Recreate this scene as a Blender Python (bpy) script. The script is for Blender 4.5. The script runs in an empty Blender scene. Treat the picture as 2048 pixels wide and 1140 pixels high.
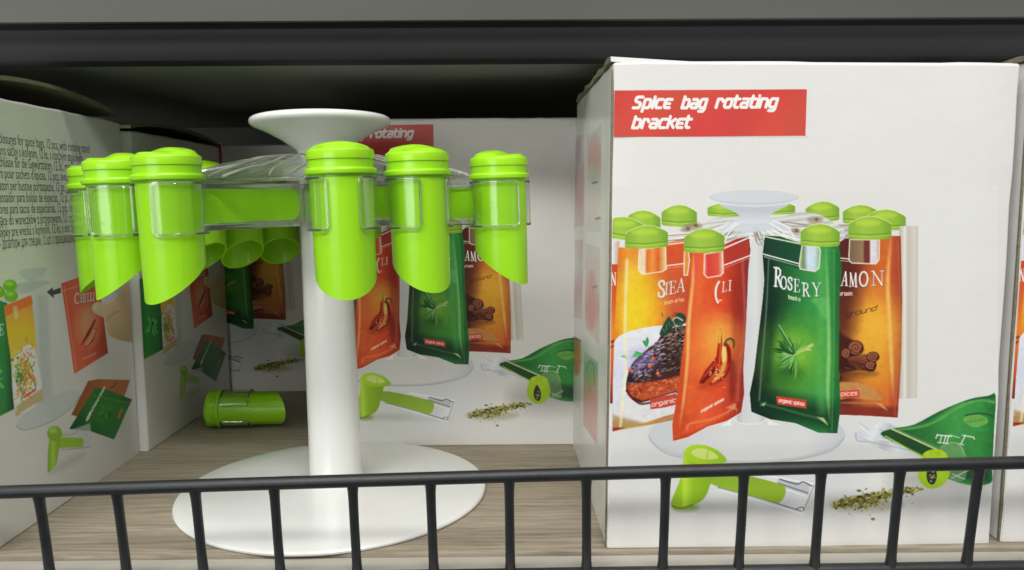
import bpy, bmesh, math, random
import numpy as np
from mathutils import Vector, Matrix
R_ = math.radians
S = bpy.context.scene; COL = S.collection
# ------------------------------------------------------------------ camera
EYE = 0.173; FPX = 1600.0                      # metres above the shelf; focal length in pixels of a 2048 wide frame
def cam_axes(pitch=6.06, yaw=.35, roll=.4):
    p, y, r = R_(pitch), R_(yaw), R_(roll)
    f = Vector((math.sin(y) * math.cos(p), math.cos(y) * math.cos(p), -math.sin(p)))
    a = Vector((math.cos(y), -math.sin(y), 0)); u = a.cross(f)
    return a * math.cos(r) - u * math.sin(r), a * math.sin(r) + u * math.cos(r), f
AX, AU, AF = cam_axes()
cd = bpy.data.cameras.new('camera'); cd.sensor_width = 36; cd.lens = 36 * FPX / 2048; cd.clip_start = .01; cd.clip_end = 50
cam = bpy.data.objects.new('camera', cd); COL.objects.link(cam)
cam.matrix_world = Matrix(((AX.x, AU.x, -AF.x, 0), (AX.y, AU.y, -AF.y, 0), (AX.z, AU.z, -AF.z, EYE), (0, 0, 0, 1)))
S.camera = cam
# ------------------------------------------------------------------ light: shop ceiling lamps over the aisle, an added low fill, dim surroundings
wd = bpy.data.worlds.new('World'); S.world = wd; wd.use_nodes = True
bg = wd.node_tree.nodes['Background']; bg.inputs[0].default_value = (.97, 1, .96, 1); bg.inputs[1].default_value = .12
def lamp(name, loc, aim, sx, sy, watt, col):
    l = bpy.data.lights.new(name, 'AREA'); l.shape = 'RECTANGLE'; l.size = sx; l.size_y = sy; l.energy = watt; l.color = col
    o = bpy.data.objects.new(name, l); COL.objects.link(o); o.location = loc
    o.rotation_euler = (Vector(aim) - Vector(loc)).to_track_quat('-Z', 'Y').to_euler()
lamp('aisle_lamp', (-.25, -1.05, 1.45), (0, .42, .1), 2.4, .30, 37, (1, .99, .96))
lamp('low_fill_light', (-1.9, -3.2, .55), (.0, .42, .1), 2.6, 1.3, 36, (1, .99, .975))  # unseen soft panel added low in front to brighten the stand's flared top
lamp('overhead_lamp', (-.10, -.12, 1.60), (-.05, .36, .0), 2.0, .10, 15, (1, .99, .97))
S.view_settings.view_transform = 'Standard'; S.view_settings.look = 'None'; S.view_settings.gamma = 1; S.view_settings.exposure = 0
S.cycles.use_denoising = True; S.cycles.max_bounces = 10; S.cycles.transparent_max_bounces = 40; S.cycles.diffuse_bounces = 5
# ------------------------------------------------------------------ materials
def lin(c): c = np.asarray(c, float) / 255.; return np.where(c <= .04045, c / 12.92, ((c + .055) / 1.055) ** 2.4)
def rgb(c): return tuple(lin(c)) + (1,)
def mat(name):
    m = bpy.data.materials.new(name); m.use_nodes = True; nt = m.node_tree
    return m, nt, nt.nodes['Principled BSDF'], lambda t: nt.nodes.new(t), lambda a, b: nt.links.new(a, b)
def noise(N, L, scale, detail=4, vec=None, rough=.6):
    n = N('ShaderNodeTexNoise'); n.inputs['Scale'].default_value = scale; n.inputs['Detail'].default_value = detail; n.inputs['Roughness'].default_value = rough
    if vec is not None: L(vec, n.inputs['Vector'])
    return n
def ramp(N, L, fac, stops):
    r = N('ShaderNodeValToRGB'); e = r.color_ramp.elements
    while len(e) < len(stops): e.new(.5)
    for k, (p, c) in enumerate(stops): e[k].position = p; e[k].color = c if len(c) == 4 else tuple(c) + (1,)
    L(fac, r.inputs[0]); return r
def bump(N, L, p, h, st, dist=.001):
    b = N('ShaderNodeBump'); b.inputs['Strength'].default_value = st; b.inputs['Distance'].default_value = dist; L(h, b.inputs['Height']); L(b.outputs[0], p.inputs['Normal'])
def obj_vec(N, L, scale=(1, 1, 1)):
    t = N('ShaderNodeTexCoord'); m = N('ShaderNodeMapping'); m.inputs['Scale'].default_value = scale; L(t.outputs['Object'], m.inputs[0]); return m.outputs[0]
def simple(name, c0, c1, rough, scale=60, bst=.0, spec=.5, coat=0., sc=(1, 1, 1), bscale=None, sss=0.):
    m, nt, p, N, L = mat(name); v = obj_vec(N, L, sc); n = noise(N, L, scale, 4, v)
    r = ramp(N, L, n.outputs[0], [(.3, tuple(c0)), (.7, tuple(c1))]); L(r.outputs[0], p.inputs['Base Color'])
    p.inputs['Roughness'].default_value = rough; p.inputs['Specular IOR Level'].default_value = spec; p.inputs['Coat Weight'].default_value = coat
    if sss: p.inputs['Subsurface Weight'].default_value = sss; p.inputs['Subsurface Radius'].default_value = (.004, .006, .001); p.inputs['Subsurface Scale'].default_value = 1
    if bst: b = noise(N, L, bscale or scale * 4, 3, v); bump(N, L, p, b.outputs[0], bst, .0006)
    return m
PAPER = np.array((.80, .797, .775))
M = {}
M['lime'] = simple('lime_plastic', (.315, .725, .012), (.375, .80, .022), .26, 30, .22, .5, 0, (1, 1, .12), 260)
M['lime_cap'] = simple('lime_cap_plastic', (.34, .75, .014), (.385, .80, .022), .24, 40, .05, .5, 0, (1, 1, 1), 500)
M['white'] = simple('white_plastic', (.80, .81, .79), (.83, .835, .815), .2, 25, .05, .5, .3, (1, 1, 1), 140)
M['fence'] = simple('charcoal_powder_coat', (.011, .0125, .0145), (.018, .020, .023), .36, 90, .25, .5, 0, (1, 1, 1), 2200)
M['shelfmetal'] = simple('graphite_metal', (.016, .017, .0175), (.022, .023, .024), .8, 12, .1, .15, 0, (.2, 1, 1), 1200)
M['ticket'] = simple('grey_ticket_strip', (.088, .088, .079), (.105, .104, .094), .45, 5, .05, .4, 0, (.3, 1, 1), 900)
M['under'] = simple('shelf_underside', (.215, .218, .198), (.25, .253, .232), .6, 14, .0)
M['lip'] = simple('pale_shelf_edge', (.47, .44, .39), (.53, .50, .45), .5, 18, .1, .4, 0, (.3, 1, 1), 700)
M['paper'] = None
def paper_mat(name, ink):
    m, nt, p, N, L = mat(name); v = obj_vec(N, L)
    n = noise(N, L, 30, 5, v); g = noise(N, L, 1500, 2, v)
    r = ramp(N, L, n.outputs[0], [(.25, (.95, .95, .94)), (.75, (1, 1, 1))]); r2 = ramp(N, L, g.outputs[0], [(.3, (.955, .955, .955)), (.7, (1, 1, 1))])
    x = N('ShaderNodeMix'); x.data_type = 'RGBA'; x.blend_type = 'MULTIPLY'; x.inputs[0].default_value = 1; L(r.outputs[0], x.inputs[6]); L(r2.outputs[0], x.inputs[7])
    y = N('ShaderNodeMix'); y.data_type = 'RGBA'; y.blend_type = 'MULTIPLY'; y.inputs[0].default_value = 1; L(x.outputs[2], y.inputs[6])
    if ink: a = N('ShaderNodeAttribute'); a.attribute_name = 'ink'; L(a.outputs['Color'], y.inputs[7])
    else: y.inputs[7].default_value = tuple(PAPER) + (1,)
    L(y.outputs[2], p.inputs['Base Color']); p.inputs['Roughness'].default_value = .24; p.inputs['Specular IOR Level'].default_value = .42
    b = noise(N, L, 55, 3, v); bump(N, L, p, b.outputs[0], .12, .0012)
    return m
M['paper'] = paper_mat('coated_white_board', False); M['ink'] = paper_mat('printed_board', True)
M['kraft'] = simple('raw_cardboard', (.16, .145, .10), (.24, .215, .15), .8, 500, .4, .2, 0, (1, .2, 1), 1500)
M['text'] = simple('black_print', (.07, .07, .066), (.09, .09, .085), .5, 100)
def clear_mat(name, tint, gl, rough, base):
    m, nt, p, N, L = mat(name); nt.nodes.remove(p); o = nt.nodes['Material Output']
    t = N('ShaderNodeBsdfTransparent'); t.inputs[0].default_value = tint
    g = N('ShaderNodeBsdfGlossy'); g.inputs['Roughness'].default_value = rough; g.inputs['Color'].default_value = (1, 1, 1, 1)
    d = N('ShaderNodeBsdfTranslucent'); d.inputs[0].default_value = (.86, .88, .84, 1); d2 = N('ShaderNodeBsdfDiffuse'); d2.inputs[0].default_value = (.86, .88, .84, 1)
    dd = N('ShaderNodeMixShader'); L(d.outputs[0], dd.inputs[1]); L(d2.outputs[0], dd.inputs[2])
    f = N('ShaderNodeLayerWeight'); f.inputs[0].default_value = .35
    mm = N('ShaderNodeMath'); mm.operation = 'MULTIPLY_ADD'; L(f.outputs['Fresnel'], mm.inputs[0]); mm.inputs[1].default_value = gl; mm.inputs[2].default_value = .015
    a = N('ShaderNodeMixShader'); a.inputs[0].default_value = base; L(t.outputs[0], a.inputs[1]); L(dd.outputs[0], a.inputs[2])
    b = N('ShaderNodeMixShader'); L(mm.outputs[0], b.inputs[0]); L(a.outputs[0], b.inputs[1]); L(g.outputs[0], b.inputs[2])
    v = obj_vec(N, L); n = noise(N, L, 130, 2, v); bp = N('ShaderNodeBump'); bp.inputs['Strength'].default_value = .25; bp.inputs['Distance'].default_value = .0008; L(n.outputs[0], bp.inputs['Height']); L(bp.outputs[0], g.inputs['Normal'])
    L(b.outputs[0], o.inputs[0]); return m
M['clear'] = clear_mat('clear_plastic', (.997, .999, .995, 1), .30, .07, .003)
M['clearedge'] = clear_mat('clear_plastic_edge', (.965, .98, .955, 1), 1.0, .04, .17)
def hub_mat():
    m, nt, p, N, L = mat('clear_moulded_plastic'); o = nt.nodes['Material Output']
    p.inputs['Base Color'].default_value = (.97, .985, .965, 1); p.inputs['Roughness'].default_value = .03; p.inputs['Transmission Weight'].default_value = 1; p.inputs['IOR'].default_value = 1.45
    t = N('ShaderNodeBsdfTransparent'); t.inputs[0].default_value = (.97, .98, .965, 1); x = N('ShaderNodeMixShader'); x.inputs[0].default_value = .42
    v = obj_vec(N, L); n = noise(N, L, 60, 2, v); bump(N, L, p, n.outputs[0], .04, .001)
    L(p.outputs[0], x.inputs[1]); L(t.outputs[0], x.inputs[2]); L(x.outputs[0], o.inputs[0]); return m
M['clearhub'] = hub_mat(); M['ridge'] = clear_mat('plastic_ridge_highlight', (.95, .965, .94, 1), 1.0, .05, .5)  # ridge plastic whitened to stand in for bright highlights on the hub
def wood_mat():
    m, nt, p, N, L = mat('oak_laminate'); v = obj_vec(N, L, (5, 90, 90)); v2 = obj_vec(N, L, (22, 620, 620)); v3 = obj_vec(N, L, (2, 9, 9)); v4 = obj_vec(N, L, (1.2, 11, 11))
    n1 = noise(N, L, 2.2, 6, v, .7); n2 = noise(N, L, 1.4, 5, v2, .75); n3 = noise(N, L, 2.5, 3, v3)
    w = N('ShaderNodeTexWave'); w.wave_type = 'RINGS'; w.rings_direction = 'X'; w.inputs['Scale'].default_value = 5; w.inputs['Distortion'].default_value = 14; w.inputs['Detail'].default_value = 5; w.inputs['Detail Scale'].default_value = 1.4; w.inputs['Detail Roughness'].default_value = .65; L(v4, w.inputs[0])
    a = N('ShaderNodeMix'); a.data_type = 'FLOAT'; a.inputs[0].default_value = .5; L(n1.outputs[0], a.inputs[2]); L(n2.outputs[0], a.inputs[3])
    b = N('ShaderNodeMix'); b.data_type = 'FLOAT'; b.inputs[0].default_value = .13; L(a.outputs[0], b.inputs[2]); L(w.outputs['Fac'], b.inputs[3])
    c = N('ShaderNodeMix'); c.data_type = 'FLOAT'; c.inputs[0].default_value = .12; L(b.outputs[0], c.inputs[2]); L(n3.outputs[0], c.inputs[3])
    r = ramp(N, L, c.outputs[0], [(.33, (.17, .138, .098)), (.45, (.27, .23, .170)), (.54, (.33, .285, .215)), (.66, (.41, .362, .282))])
    L(r.outputs[0], p.inputs['Base Color']); p.inputs['Roughness'].default_value = .5; p.inputs['Specular IOR Level'].default_value = .35; bump(N, L, p, c.outputs[0], .3, .0006)
    return m
M['wood'] = wood_mat()
# ------------------------------------------------------------------ mesh helpers
def link(name, me, m, parent=None, smooth=True):
    if m is not None and not me.materials: me.materials.append(m)
    if smooth: me.polygons.foreach_set('use_smooth', np.ones(len(me.polygons), bool))
    o = bpy.data.objects.new(name, me); COL.objects.link(o); o.parent = parent; return o
def mk(name, v, f, m, parent=None, smooth=True):
    me = bpy.data.meshes.new(name); me.from_pydata([tuple(q) for q in v], [], f); me.update()
    b = bmesh.new(); b.from_mesh(me); bmesh.ops.recalc_face_normals(b, faces=b.faces); b.to_mesh(me); b.free()
    return link(name, me, m, parent, smooth)
def sharp(o, deg=35):
    o.data.set_sharp_from_angle(angle=R_(deg)); return o
def empty(name, loc, rot=(0, 0, 0)):
    o = bpy.data.objects.new(name, None); COL.objects.link(o); o.location = loc; o.rotation_euler = rot; o.empty_display_size = .02; return o
def tag(o, label, cat, group=None):
    o['label'] = label; o['category'] = cat
    if group: o['group'] = group
    return o
def struct(o): o['kind'] = 'structure'; return o
def box_bm(b, x0, x1, y0, y1, z0, z1, bev=0.):
    g = bmesh.ops.create_cube(b, size=1); vs = g['verts']
    for q in vs: q.co = Vector(((x0 + x1) / 2 + q.co.x * (x1 - x0), (y0 + y1) / 2 + q.co.y * (y1 - y0), (z0 + z1) / 2 + q.co.z * (z1 - z0)))
    if bev: bmesh.ops.bevel(b, geom=list({e for q in vs for e in q.link_edges}), offset=bev, segments=2, affect='EDGES', profile=.5)
def boxes(name, lst, m, parent=None, bev=0., deg=40):
    b = bmesh.new()
    for q in lst: box_bm(b, *q, bev)
    me = bpy.data.meshes.new(name); b.to_mesh(me); b.free(); o = link(name, me, m, parent); return sharp(o, deg)
def lathe(name, prof, m, parent=None, seg=64, close=False, deg=40):
    v, f = [], []; n = len(prof)
    for r, z in prof:
        for i in range(seg): a = 2 * math.pi * i / seg; v.append((r * math.cos(a), r * math.sin(a), z))
    for j in range(n if close else n - 1):
        for i in range(seg): f.append((j * seg + i, j * seg + (i + 1) % seg, (j + 1) % n * seg + (i + 1) % seg, (j + 1) % n * seg + i))
    if not close:
        f.append(tuple(range(seg - 1, -1, -1))); f.append(tuple((n - 1) * seg + i for i in range(seg)))
    return sharp(mk(name, v, f, m, parent), deg)
def tube_vf(path, r, seg=10, closed=False):
    rad = r if isinstance(r, (list, tuple)) else [r] * len(path)
    P = [Vector(q) for q in path]; n = len(P); v, f = [], []; up = None
    for i in range(n):
        t = (P[(i + 1) % n] - P[i - 1]) if closed else (P[min(i + 1, n - 1)] - P[max(i - 1, 0)]); t.normalize()
        if up is None: up = Vector((0, 0, 1)) if abs(t.z) < .9 else Vector((0, 1, 0))
        a = t.cross(up).normalized(); up = a.cross(t).normalized()
        for k in range(seg): q = 2 * math.pi * k / seg; v.append(P[i] + (a * math.cos(q) + up * math.sin(q)) * rad[i])
    for i in range(n if closed else n - 1):
        for k in range(seg): j = (i + 1) % n; f.append((i * seg + k, i * seg + (k + 1) % seg, j * seg + (k + 1) % seg, j * seg + k))
    if not closed: f.append(tuple(range(seg - 1, -1, -1))); f.append(tuple((n - 1) * seg + k for k in range(seg)))
    return v, f
def tubes(name, paths, r, m, parent=None, seg=10, closed=False):
    V, F = [], []
    for p in paths: v, f = tube_vf(p, r, seg, closed); F += [tuple(k + len(V) for k in q) for q in f]; V += v
    return sharp(mk(name, V, F, m, parent), 50)
# ------------------------------------------------------------------ print painter (flat ink laid on the cartons)
class Ink:
    """A small painter: fills arrays of ink colour on a regular sheet, evaluated at the sheet's own vertices."""
    def __init__(s, x0, y0, x1, y1, step, paper=(222, 220, 212)):
        s.x0, s.y0, s.st = x0, y0, step
        s.nx = int(round((x1 - x0) / step)) + 1; s.ny = int(round((y1 - y0) / step)) + 1
        s.X, s.Y = np.meshgrid(x0 + np.arange(s.nx) * step, y0 + np.arange(s.ny) * step)
        s.C = np.empty((s.ny, s.nx, 3)); s.C[:] = paper
        s.rng = np.random.default_rng(5); s.mask = None
    def grain(s, amp, cell, pts=None):
        s.within(pts); n = s.rng.normal(0, 1, (int(s.ny * s.st / cell) + 3, int(s.nx * s.st / cell) + 3))
        gy, gx = np.arange(s.ny) * s.st / cell, np.arange(s.nx) * s.st / cell; iy, ix = gy.astype(int), gx.astype(int); fy, fx = (gy - iy)[:, None], (gx - ix)[None]
        fy, fx = fy * fy * (3 - 2 * fy), fx * fx * (3 - 2 * fx)
        v = (n[iy][:, ix] * (1 - fx) + n[iy][:, ix + 1] * fx) * (1 - fy) + (n[iy + 1][:, ix] * (1 - fx) + n[iy + 1][:, ix + 1] * fx) * fy
        s.C *= (1 + amp * v * (1 if s.mask is None else s.mask))[..., None]; s.mask = None
    def win(s, a, m):
        x0 = max(0, int((a[:, 0].min() - m - s.x0) / s.st)); x1 = min(s.nx, int((a[:, 0].max() + m - s.x0) / s.st) + 2)
        y0 = max(0, int((a[:, 1].min() - m - s.y0) / s.st)); y1 = min(s.ny, int((a[:, 1].max() + m - s.y0) / s.st) + 2)
        return (slice(y0, y1), slice(x0, x1)) if x1 > x0 and y1 > y0 else None
    def mixin(s, w, cov, col):
        if callable(col): col = col(s.X[w], s.Y[w])
        if s.mask is not None: cov = cov * s.mask[w]
        s.C[w] += (np.asarray(col, float) - s.C[w]) * cov[..., None]
    def within(s, pts=None):
        s.mask = None
        if pts is None: return
        keep = s.C; s.C = np.zeros(keep.shape); s.poly(pts, (1, 1, 1)); s.mask = s.C[..., 0].copy(); s.C = keep
    def poly(s, pts, col, al=1., soft=0., clip=None):
        a = np.asarray(pts, float); w = s.win(a, soft + s.st * 2)
        if w is None: return
        X, Y = s.X[w], s.Y[w]; d = np.full(X.shape, 1e18); ins = np.zeros(X.shape, bool)
        for (ax, ay), (bx, by) in zip(a, np.roll(a, -1, 0)):
            ex, ey = bx - ax, by - ay; wx, wy = X - ax, Y - ay
            t = np.clip((wx * ex + wy * ey) / (ex * ex + ey * ey + 1e-12), 0, 1)
            d = np.minimum(d, (wx - ex * t) ** 2 + (wy - ey * t) ** 2)
            c = (ay > Y) != (by > Y)
            ins ^= c & (X < (bx - ax) * (Y - ay) / (by - ay + 1e-12) + ax)
        sd = np.sqrt(d) * np.where(ins, -1, 1)
        cov = np.clip(.5 - sd / max(s.st, soft), 0, 1) * al
        if clip is not None: cov = cov * clip(X, Y)
        s.mixin(w, cov, col)
    def line(s, pts, wd, col, al=1., soft=0., taper=None):
        a = np.asarray(pts, float); w = s.win(a, wd + soft + s.st * 2)
        if w is None: return
        X, Y = s.X[w], s.Y[w]; cov = np.zeros(X.shape); n = len(a) - 1
        for i in range(n):
            (ax, ay), (bx, by) = a[i], a[i + 1]; ex, ey = bx - ax, by - ay
            t = np.clip(((X - ax) * ex + (Y - ay) * ey) / (ex * ex + ey * ey + 1e-12), 0, 1)
            hw = wd / 2 if taper is None else wd / 2 * np.interp((i + t) / n, np.linspace(0, 1, len(taper)), taper)
            dd = np.hypot(X - ax - ex * t, Y - ay - ey * t)
            k = max(s.st, soft); cov = np.maximum(cov, np.clip(.5 - (dd - hw) / k, 0, 1) * np.clip(2 * hw / k, 0, 1))
        s.mixin(w, cov * al, col)
    def ell(s, cx, cy, rx, ry, col, al=1., soft=0., rot=0.):
        t = np.linspace(0, 2 * math.pi, 40, endpoint=False); c, n = math.cos(rot), math.sin(rot)
        s.poly(np.stack([cx + rx * np.cos(t) * c - ry * np.sin(t) * n, cy + rx * np.cos(t) * n + ry * np.sin(t) * c], -1), col, al, soft)
def sp(p, n=6, closed=False):
    p = np.asarray(p, float); m = len(p); o = []
    for i in range(m if closed else m - 1):
        g = (lambda k: p[k % m]) if closed else (lambda k: p[min(max(k, 0), m - 1)])
        a, b, c, d = g(i - 1), g(i), g(i + 1), g(i + 2)
        for t in np.linspace(0, 1, n, endpoint=False):
            o.append(.5 * (2 * b + (c - a) * t + (2 * a - 5 * b + 4 * c - d) * t * t + (3 * b - a - 3 * c + d) * t ** 3))
    if not closed: o.append(p[-1])
    return np.array(o)
def grad(p0, p1, stops):
    ts = [q[0] for q in stops]; cs = np.array([q[1] for q in stops], float)
    dx, dy = p1[0] - p0[0], p1[1] - p0[1]; L = dx * dx + dy * dy
    def f(X, Y):
        t = ((X - p0[0]) * dx + (Y - p0[1]) * dy) / L
        return np.stack([np.interp(t, ts, cs[:, k]) for k in range(3)], -1)
    return f
def radial(cx, cy, rx, ry, stops, rot=0.):
    ts = [q[0] for q in stops]; cs = np.array([q[1] for q in stops], float); c, n = math.cos(rot), math.sin(rot)
    def f(X, Y):
        u, v = X - cx, Y - cy; t = np.hypot((u * c + v * n) / rx, (-u * n + v * c) / ry)
        return np.stack([np.interp(t, ts, cs[:, k]) for k in range(3)], -1)
    return f
# --- skeleton letters: x 0..1 wide, y 0 baseline, 1 x-height, 1.32 ascender
SK = {
 'S': (1.1, [[(1.08, 1.3), (.3, 1.3), (.1, 1.2), (.05, .95), (.2, .75), (.85, .62), (1, .45), (.95, .15), (.8, 0), (0, 0)]]),
 'p': (1, [[(0, -.42), (0, 1), (.8, 1), (1, .82), (1, .2), (.8, 0), (.35, 0)]]), 'l': (0, [[(0, 0), (0, 1.3)]]),
 'c': (.9, [[(.95, 1), (.2, 1), (0, .8), (0, .2), (.2, 0), (.9, 0)]]),
 'e': (.9, [[(.98, 1), (.2, 1), (0, .8), (0, .2), (.2, 0), (.9, 0)], [(.05, .5), (.78, .5)]]),
 'b': (1, [[(0, 1.32), (0, 0), (.8, 0), (1, .2), (1, .8), (.8, 1), (.35, 1)]]),
 'a': (1, [[(.15, 1), (.8, 1), (1, .82), (1, 0), (.2, 0), (0, .18), (.05, .42), (.2, .52), (1, .52)]]),
 'g': (1, [[(1, 1), (.2, 1), (0, .8), (0, .22), (.2, 0), (1, 0)], [(1, 1), (1, -.22), (.8, -.42), (.15, -.42)]]),
 'r': (.75, [[(0, 0), (0, 1), (.6, 1), (.8, .85), (.8, .72)]]), 'o': (1, [[(.2, 0), (0, .2), (0, .8), (.2, 1), (.8, 1), (1, .8), (1, .2), (.8, 0), (.2, 0)]]),
 't': (.62, [[(.1, 1.35), (.1, .2), (.3, 0), (.68, 0)], [(-.2, 1), (.68, 1)]]), 'i': (0, [[(0, 0), (0, 1)], [(0, 1.36), (0, 1.37)]]),
 'n': (1, [[(0, 0), (0, 1), (.8, 1), (1, .8), (1, 0)]]), 'k': (.95, [[(0, 0), (0, 1.32)], [(.95, 1), (.1, .5)], [(.35, .6), (.95, 0)]]),
 'u': (1, [[(0, 1), (0, .2), (.2, 0), (.8, 0), (1, .2), (1, 1), (1, 0)]]), 'd': (1, [[(1, 1.4), (1, 0), (.2, 0), (0, .2), (0, .8), (.2, 1), (1, 1)]]),
 's': (.8, [[(.8, 1), (.1, 1), (0, .75), (.2, .55), (.75, .42), (.8, .15), (.65, 0), (0, 0)]]), 'f': (.5, [[(.6, 1.35), (.25, 1.3), (.15, 1), (.15, 0)], [(-.1, .9), (.5, .9)]]),
 'h': (.9, [[(0, 1.35), (0, 0)], [(0, .9), (.7, 1), (.9, .8), (.9, 0)]]), ' ': (.35, [])}
def skel(ink, txt, p0, p1, xh, wd, col, shear=.28, gap=.55, al=1., cw=None):
    """one line of skeleton text from p0 to p1 (baseline)"""
    x = 0; items = []
    for ch in txt:
        w, st = SK[ch]; items.append((x, st)); x += w + gap
    tot = x - gap; dx, dy = (p1[0] - p0[0]) / tot, (p1[1] - p0[1]) / tot
    for ox, st in items:
        for pl in st:
            ink.line([(p0[0] + (ox + px) * dx + py * xh * shear, p0[1] + (ox + px) * dy - py * xh) for px, py in pl], wd, col, al)
# --- serif capitals: cap height 1; (advance, [(points, weight)])
_b, _t = .105, .05
def _sr(x, y, w=.34): return ([(x - w / 2, y), (x + w / 2, y)], _t)
def _arc(cx, cy, rx, ry, a0, a1, n=9): return [(cx + rx * math.cos(math.radians(a0 + (a1 - a0) * i / n)), cy + ry * math.sin(math.radians(a0 + (a1 - a0) * i / n))) for i in range(n + 1)]
SF = {
 'I': (.34, [([(.17, 0), (.17, 1)], _b), _sr(.17, 0), _sr(.17, 1)]), 'L': (.6, [([(.17, 0), (.17, 1)], _b), _sr(.17, 1), ([(0, 0), (.58, 0), (.6, .24)], _t)]),
 'T': (.68, [([(.34, 0), (.34, 1)], _b), _sr(.34, 0), ([(0, .78), (.03, 1), (.65, 1), (.68, .78)], _t)]),
 'E': (.62, [([(.17, 0), (.17, 1)], _b), ([(0, 1), (.56, 1), (.58, .8)], _t), ([(.17, .52), (.45, .52), (.45, .4), (.45, .64)], _t), ([(0, 0), (.58, 0), (.62, .24)], _t)]),
 'A': (.78, [([(.1, 0), (.38, 1)], _t), ([(.38, 1), (.68, 0)], _b), ([(.2, .34), (.56, .34)], _t), _sr(.1, 0, .24), _sr(.68, 0, .28)]),
 'M': (.98, [([(.12, 0), (.16, 1)], _t), ([(.16, 1), (.48, .05)], _b), ([(.48, .05), (.8, 1)], _t), ([(.8, 1), (.85, 0)], _b), _sr(.12, 0, .24), _sr(.85, 0, .28)]),
 'N': (.86, [([(.14, 0), (.14, 1)], _t), ([(.12, 1), (.72, 0)], _b), ([(.72, 0), (.72, 1)], _t), _sr(.14, 0, .26), _sr(.72, 1, .26), _sr(.08, 1, .18)]),
 'O': (.84, [(_arc(.42, .5, .34, .5, 60, 300), _b), (_arc(.42, .5, .34, .5, -60, 60), _b), (_arc(.42, .5, .34, .5, 0, 360, 18), _t)]),
 'C': (.76, [(_arc(.42, .5, .35, .5, 50, 300), _b), ([(.66, .98), (.68, .72)], _t), (_arc(.42, .5, .35, .5, 300, 325), _t)]),
 'S': (.56, [([(.46, .76), (.42, .96), (.26, 1), (.1, .9), (.08, .74), (.2, .58), (.38, .44), (.46, .26), (.4, .06), (.24, 0), (.08, .06), (.05, .26)], .12)]),
 'R': (.74, [([(.17, 0), (.17, 1)], _b), ([(0, 1), (.36, 1), (.54, .88), (.54, .64), (.36, .5), (.17, .5)], .09), ([(.34, .5), (.66, 0)], _b), _sr(.17, 0), ([(.6, 0), (.76, 0)], _t)]),
 'Y': (.76, [([(.1, 1), (.38, .46)], _b), ([(.66, 1), (.38, .46)], _t), ([(.38, .46), (.38, 0)], _b), _sr(.1, 1, .26), _sr(.66, 1, .24), _sr(.38, 0)]),
 'H': (.84, [([(.16, 0), (.16, 1)], _b), ([(.68, 0), (.68, 1)], _b), ([(.16, .5), (.68, .5)], _t), _sr(.16, 0), _sr(.16, 1), _sr(.68, 0), _sr(.68, 1)]),
 'G': (.84, [(_arc(.42, .5, .35, .5, 50, 320), _b), ([(.68, .02), (.68, .42)], _b), _sr(.68, .42, .26)]), 'D': (.84, [([(.17, 0), (.17, 1)], _b), ([(0, 1), (.34, 1)] + _arc(.34, .5, .38, .5, 90, -90) + [(0, 0)], .1)]),
 '(': (.3, [(_arc(.5, .3, .4, .72, 120, 240), .13)])}
def serif(ink, glyphs, col, shadow=None):
    """glyphs: (char, x, y baseline, cap height, width factor, baseline slope, slant)"""
    for off, cc in (((.8, 1.0), shadow), ((0, 0), col)):
        if cc is None: continue
        for ch, x, y, h, wf, sl, sh in glyphs:
            for pl, wt in SF[ch][1]:
                ink.line([(x + off[0] + (px * wf + py * sh) * h, y + off[1] + px * wf * h * sl - py * h) for px, py in pl], max(wt * h, 1.15), cc)
G1, G2, G3, G4 = (160, 202, 48), (120, 168, 40), (190, 218, 70), (98, 140, 38)
def cap_print(ink, x0, x1, y0, y1, lean=0.):
    """printed lid: domed top, straight rim"""
    w, h = x1 - x0, y1 - y0; b = lambda t: lean * (t - .5) * w
    prof = [(0, .95), (0, .38), (.08, .26), (.3, .06), (.5, 0), (.7, .05), (.92, .24), (1, .36), (1, .93)]
    pts = [(x0 + u * w, y0 + v * h + b(u)) for u, v in prof] + [(x0 + u * w, y0 + h * (1 + .06 * math.sin(u * math.pi)) + b(u)) for u in (.95, .75, .5, .25, .05)]
    ink.poly(np.array(pts) + (0, -1.5), (226, 240, 170), .8)
    ink.poly(pts, grad((x0, 0), (x1, 0), [(0, (130, 170, 58)), (.35, (160, 194, 72)), (.75, (146, 184, 60)), (1, (116, 158, 54))]))
    ink.ell(x0 + .46 * w, y0 + .3 * h, .3 * w, .14 * h, G3, .6, 7)
    ink.line([(x0 + 2, y0 + .78 * h + b(0)), (x0 + w / 2, y0 + .84 * h), (x1 - 2, y0 + .77 * h + b(1))], 2, G4, .8)
    ink.line([(x0 + 2, y0 + .86 * h + b(0)), (x0 + w / 2, y0 + .92 * h), (x1 - 2, y0 + .85 * h + b(1))], 1.5, G3, .7)
def window_print(ink, pts, fill, al=.6):
    q = sp(pts, 1, True); ink.poly(q, fill, al)
    ink.line(np.vstack([q, q[:1]]), 2.2, (240, 228, 200), .9)
def leafs(ink, cx, cy, n, l0, l1, wd, cols, a0, a1):
    for i in range(n):
        a = math.radians(ink.rng.uniform(a0, a1)); L = ink.rng.uniform(l0, l1); k = ink.rng.uniform(-.25, .25)
        p = [(cx + L * t * math.cos(a + k * t), cy + L * t * math.sin(a + k * t)) for t in (0, .35, .7, 1)]
        ink.line(p, wd * ink.rng.uniform(.7, 1.2), cols[ink.rng.integers(len(cols))], 1, 0, (.4, 1, .9, .1))
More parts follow.
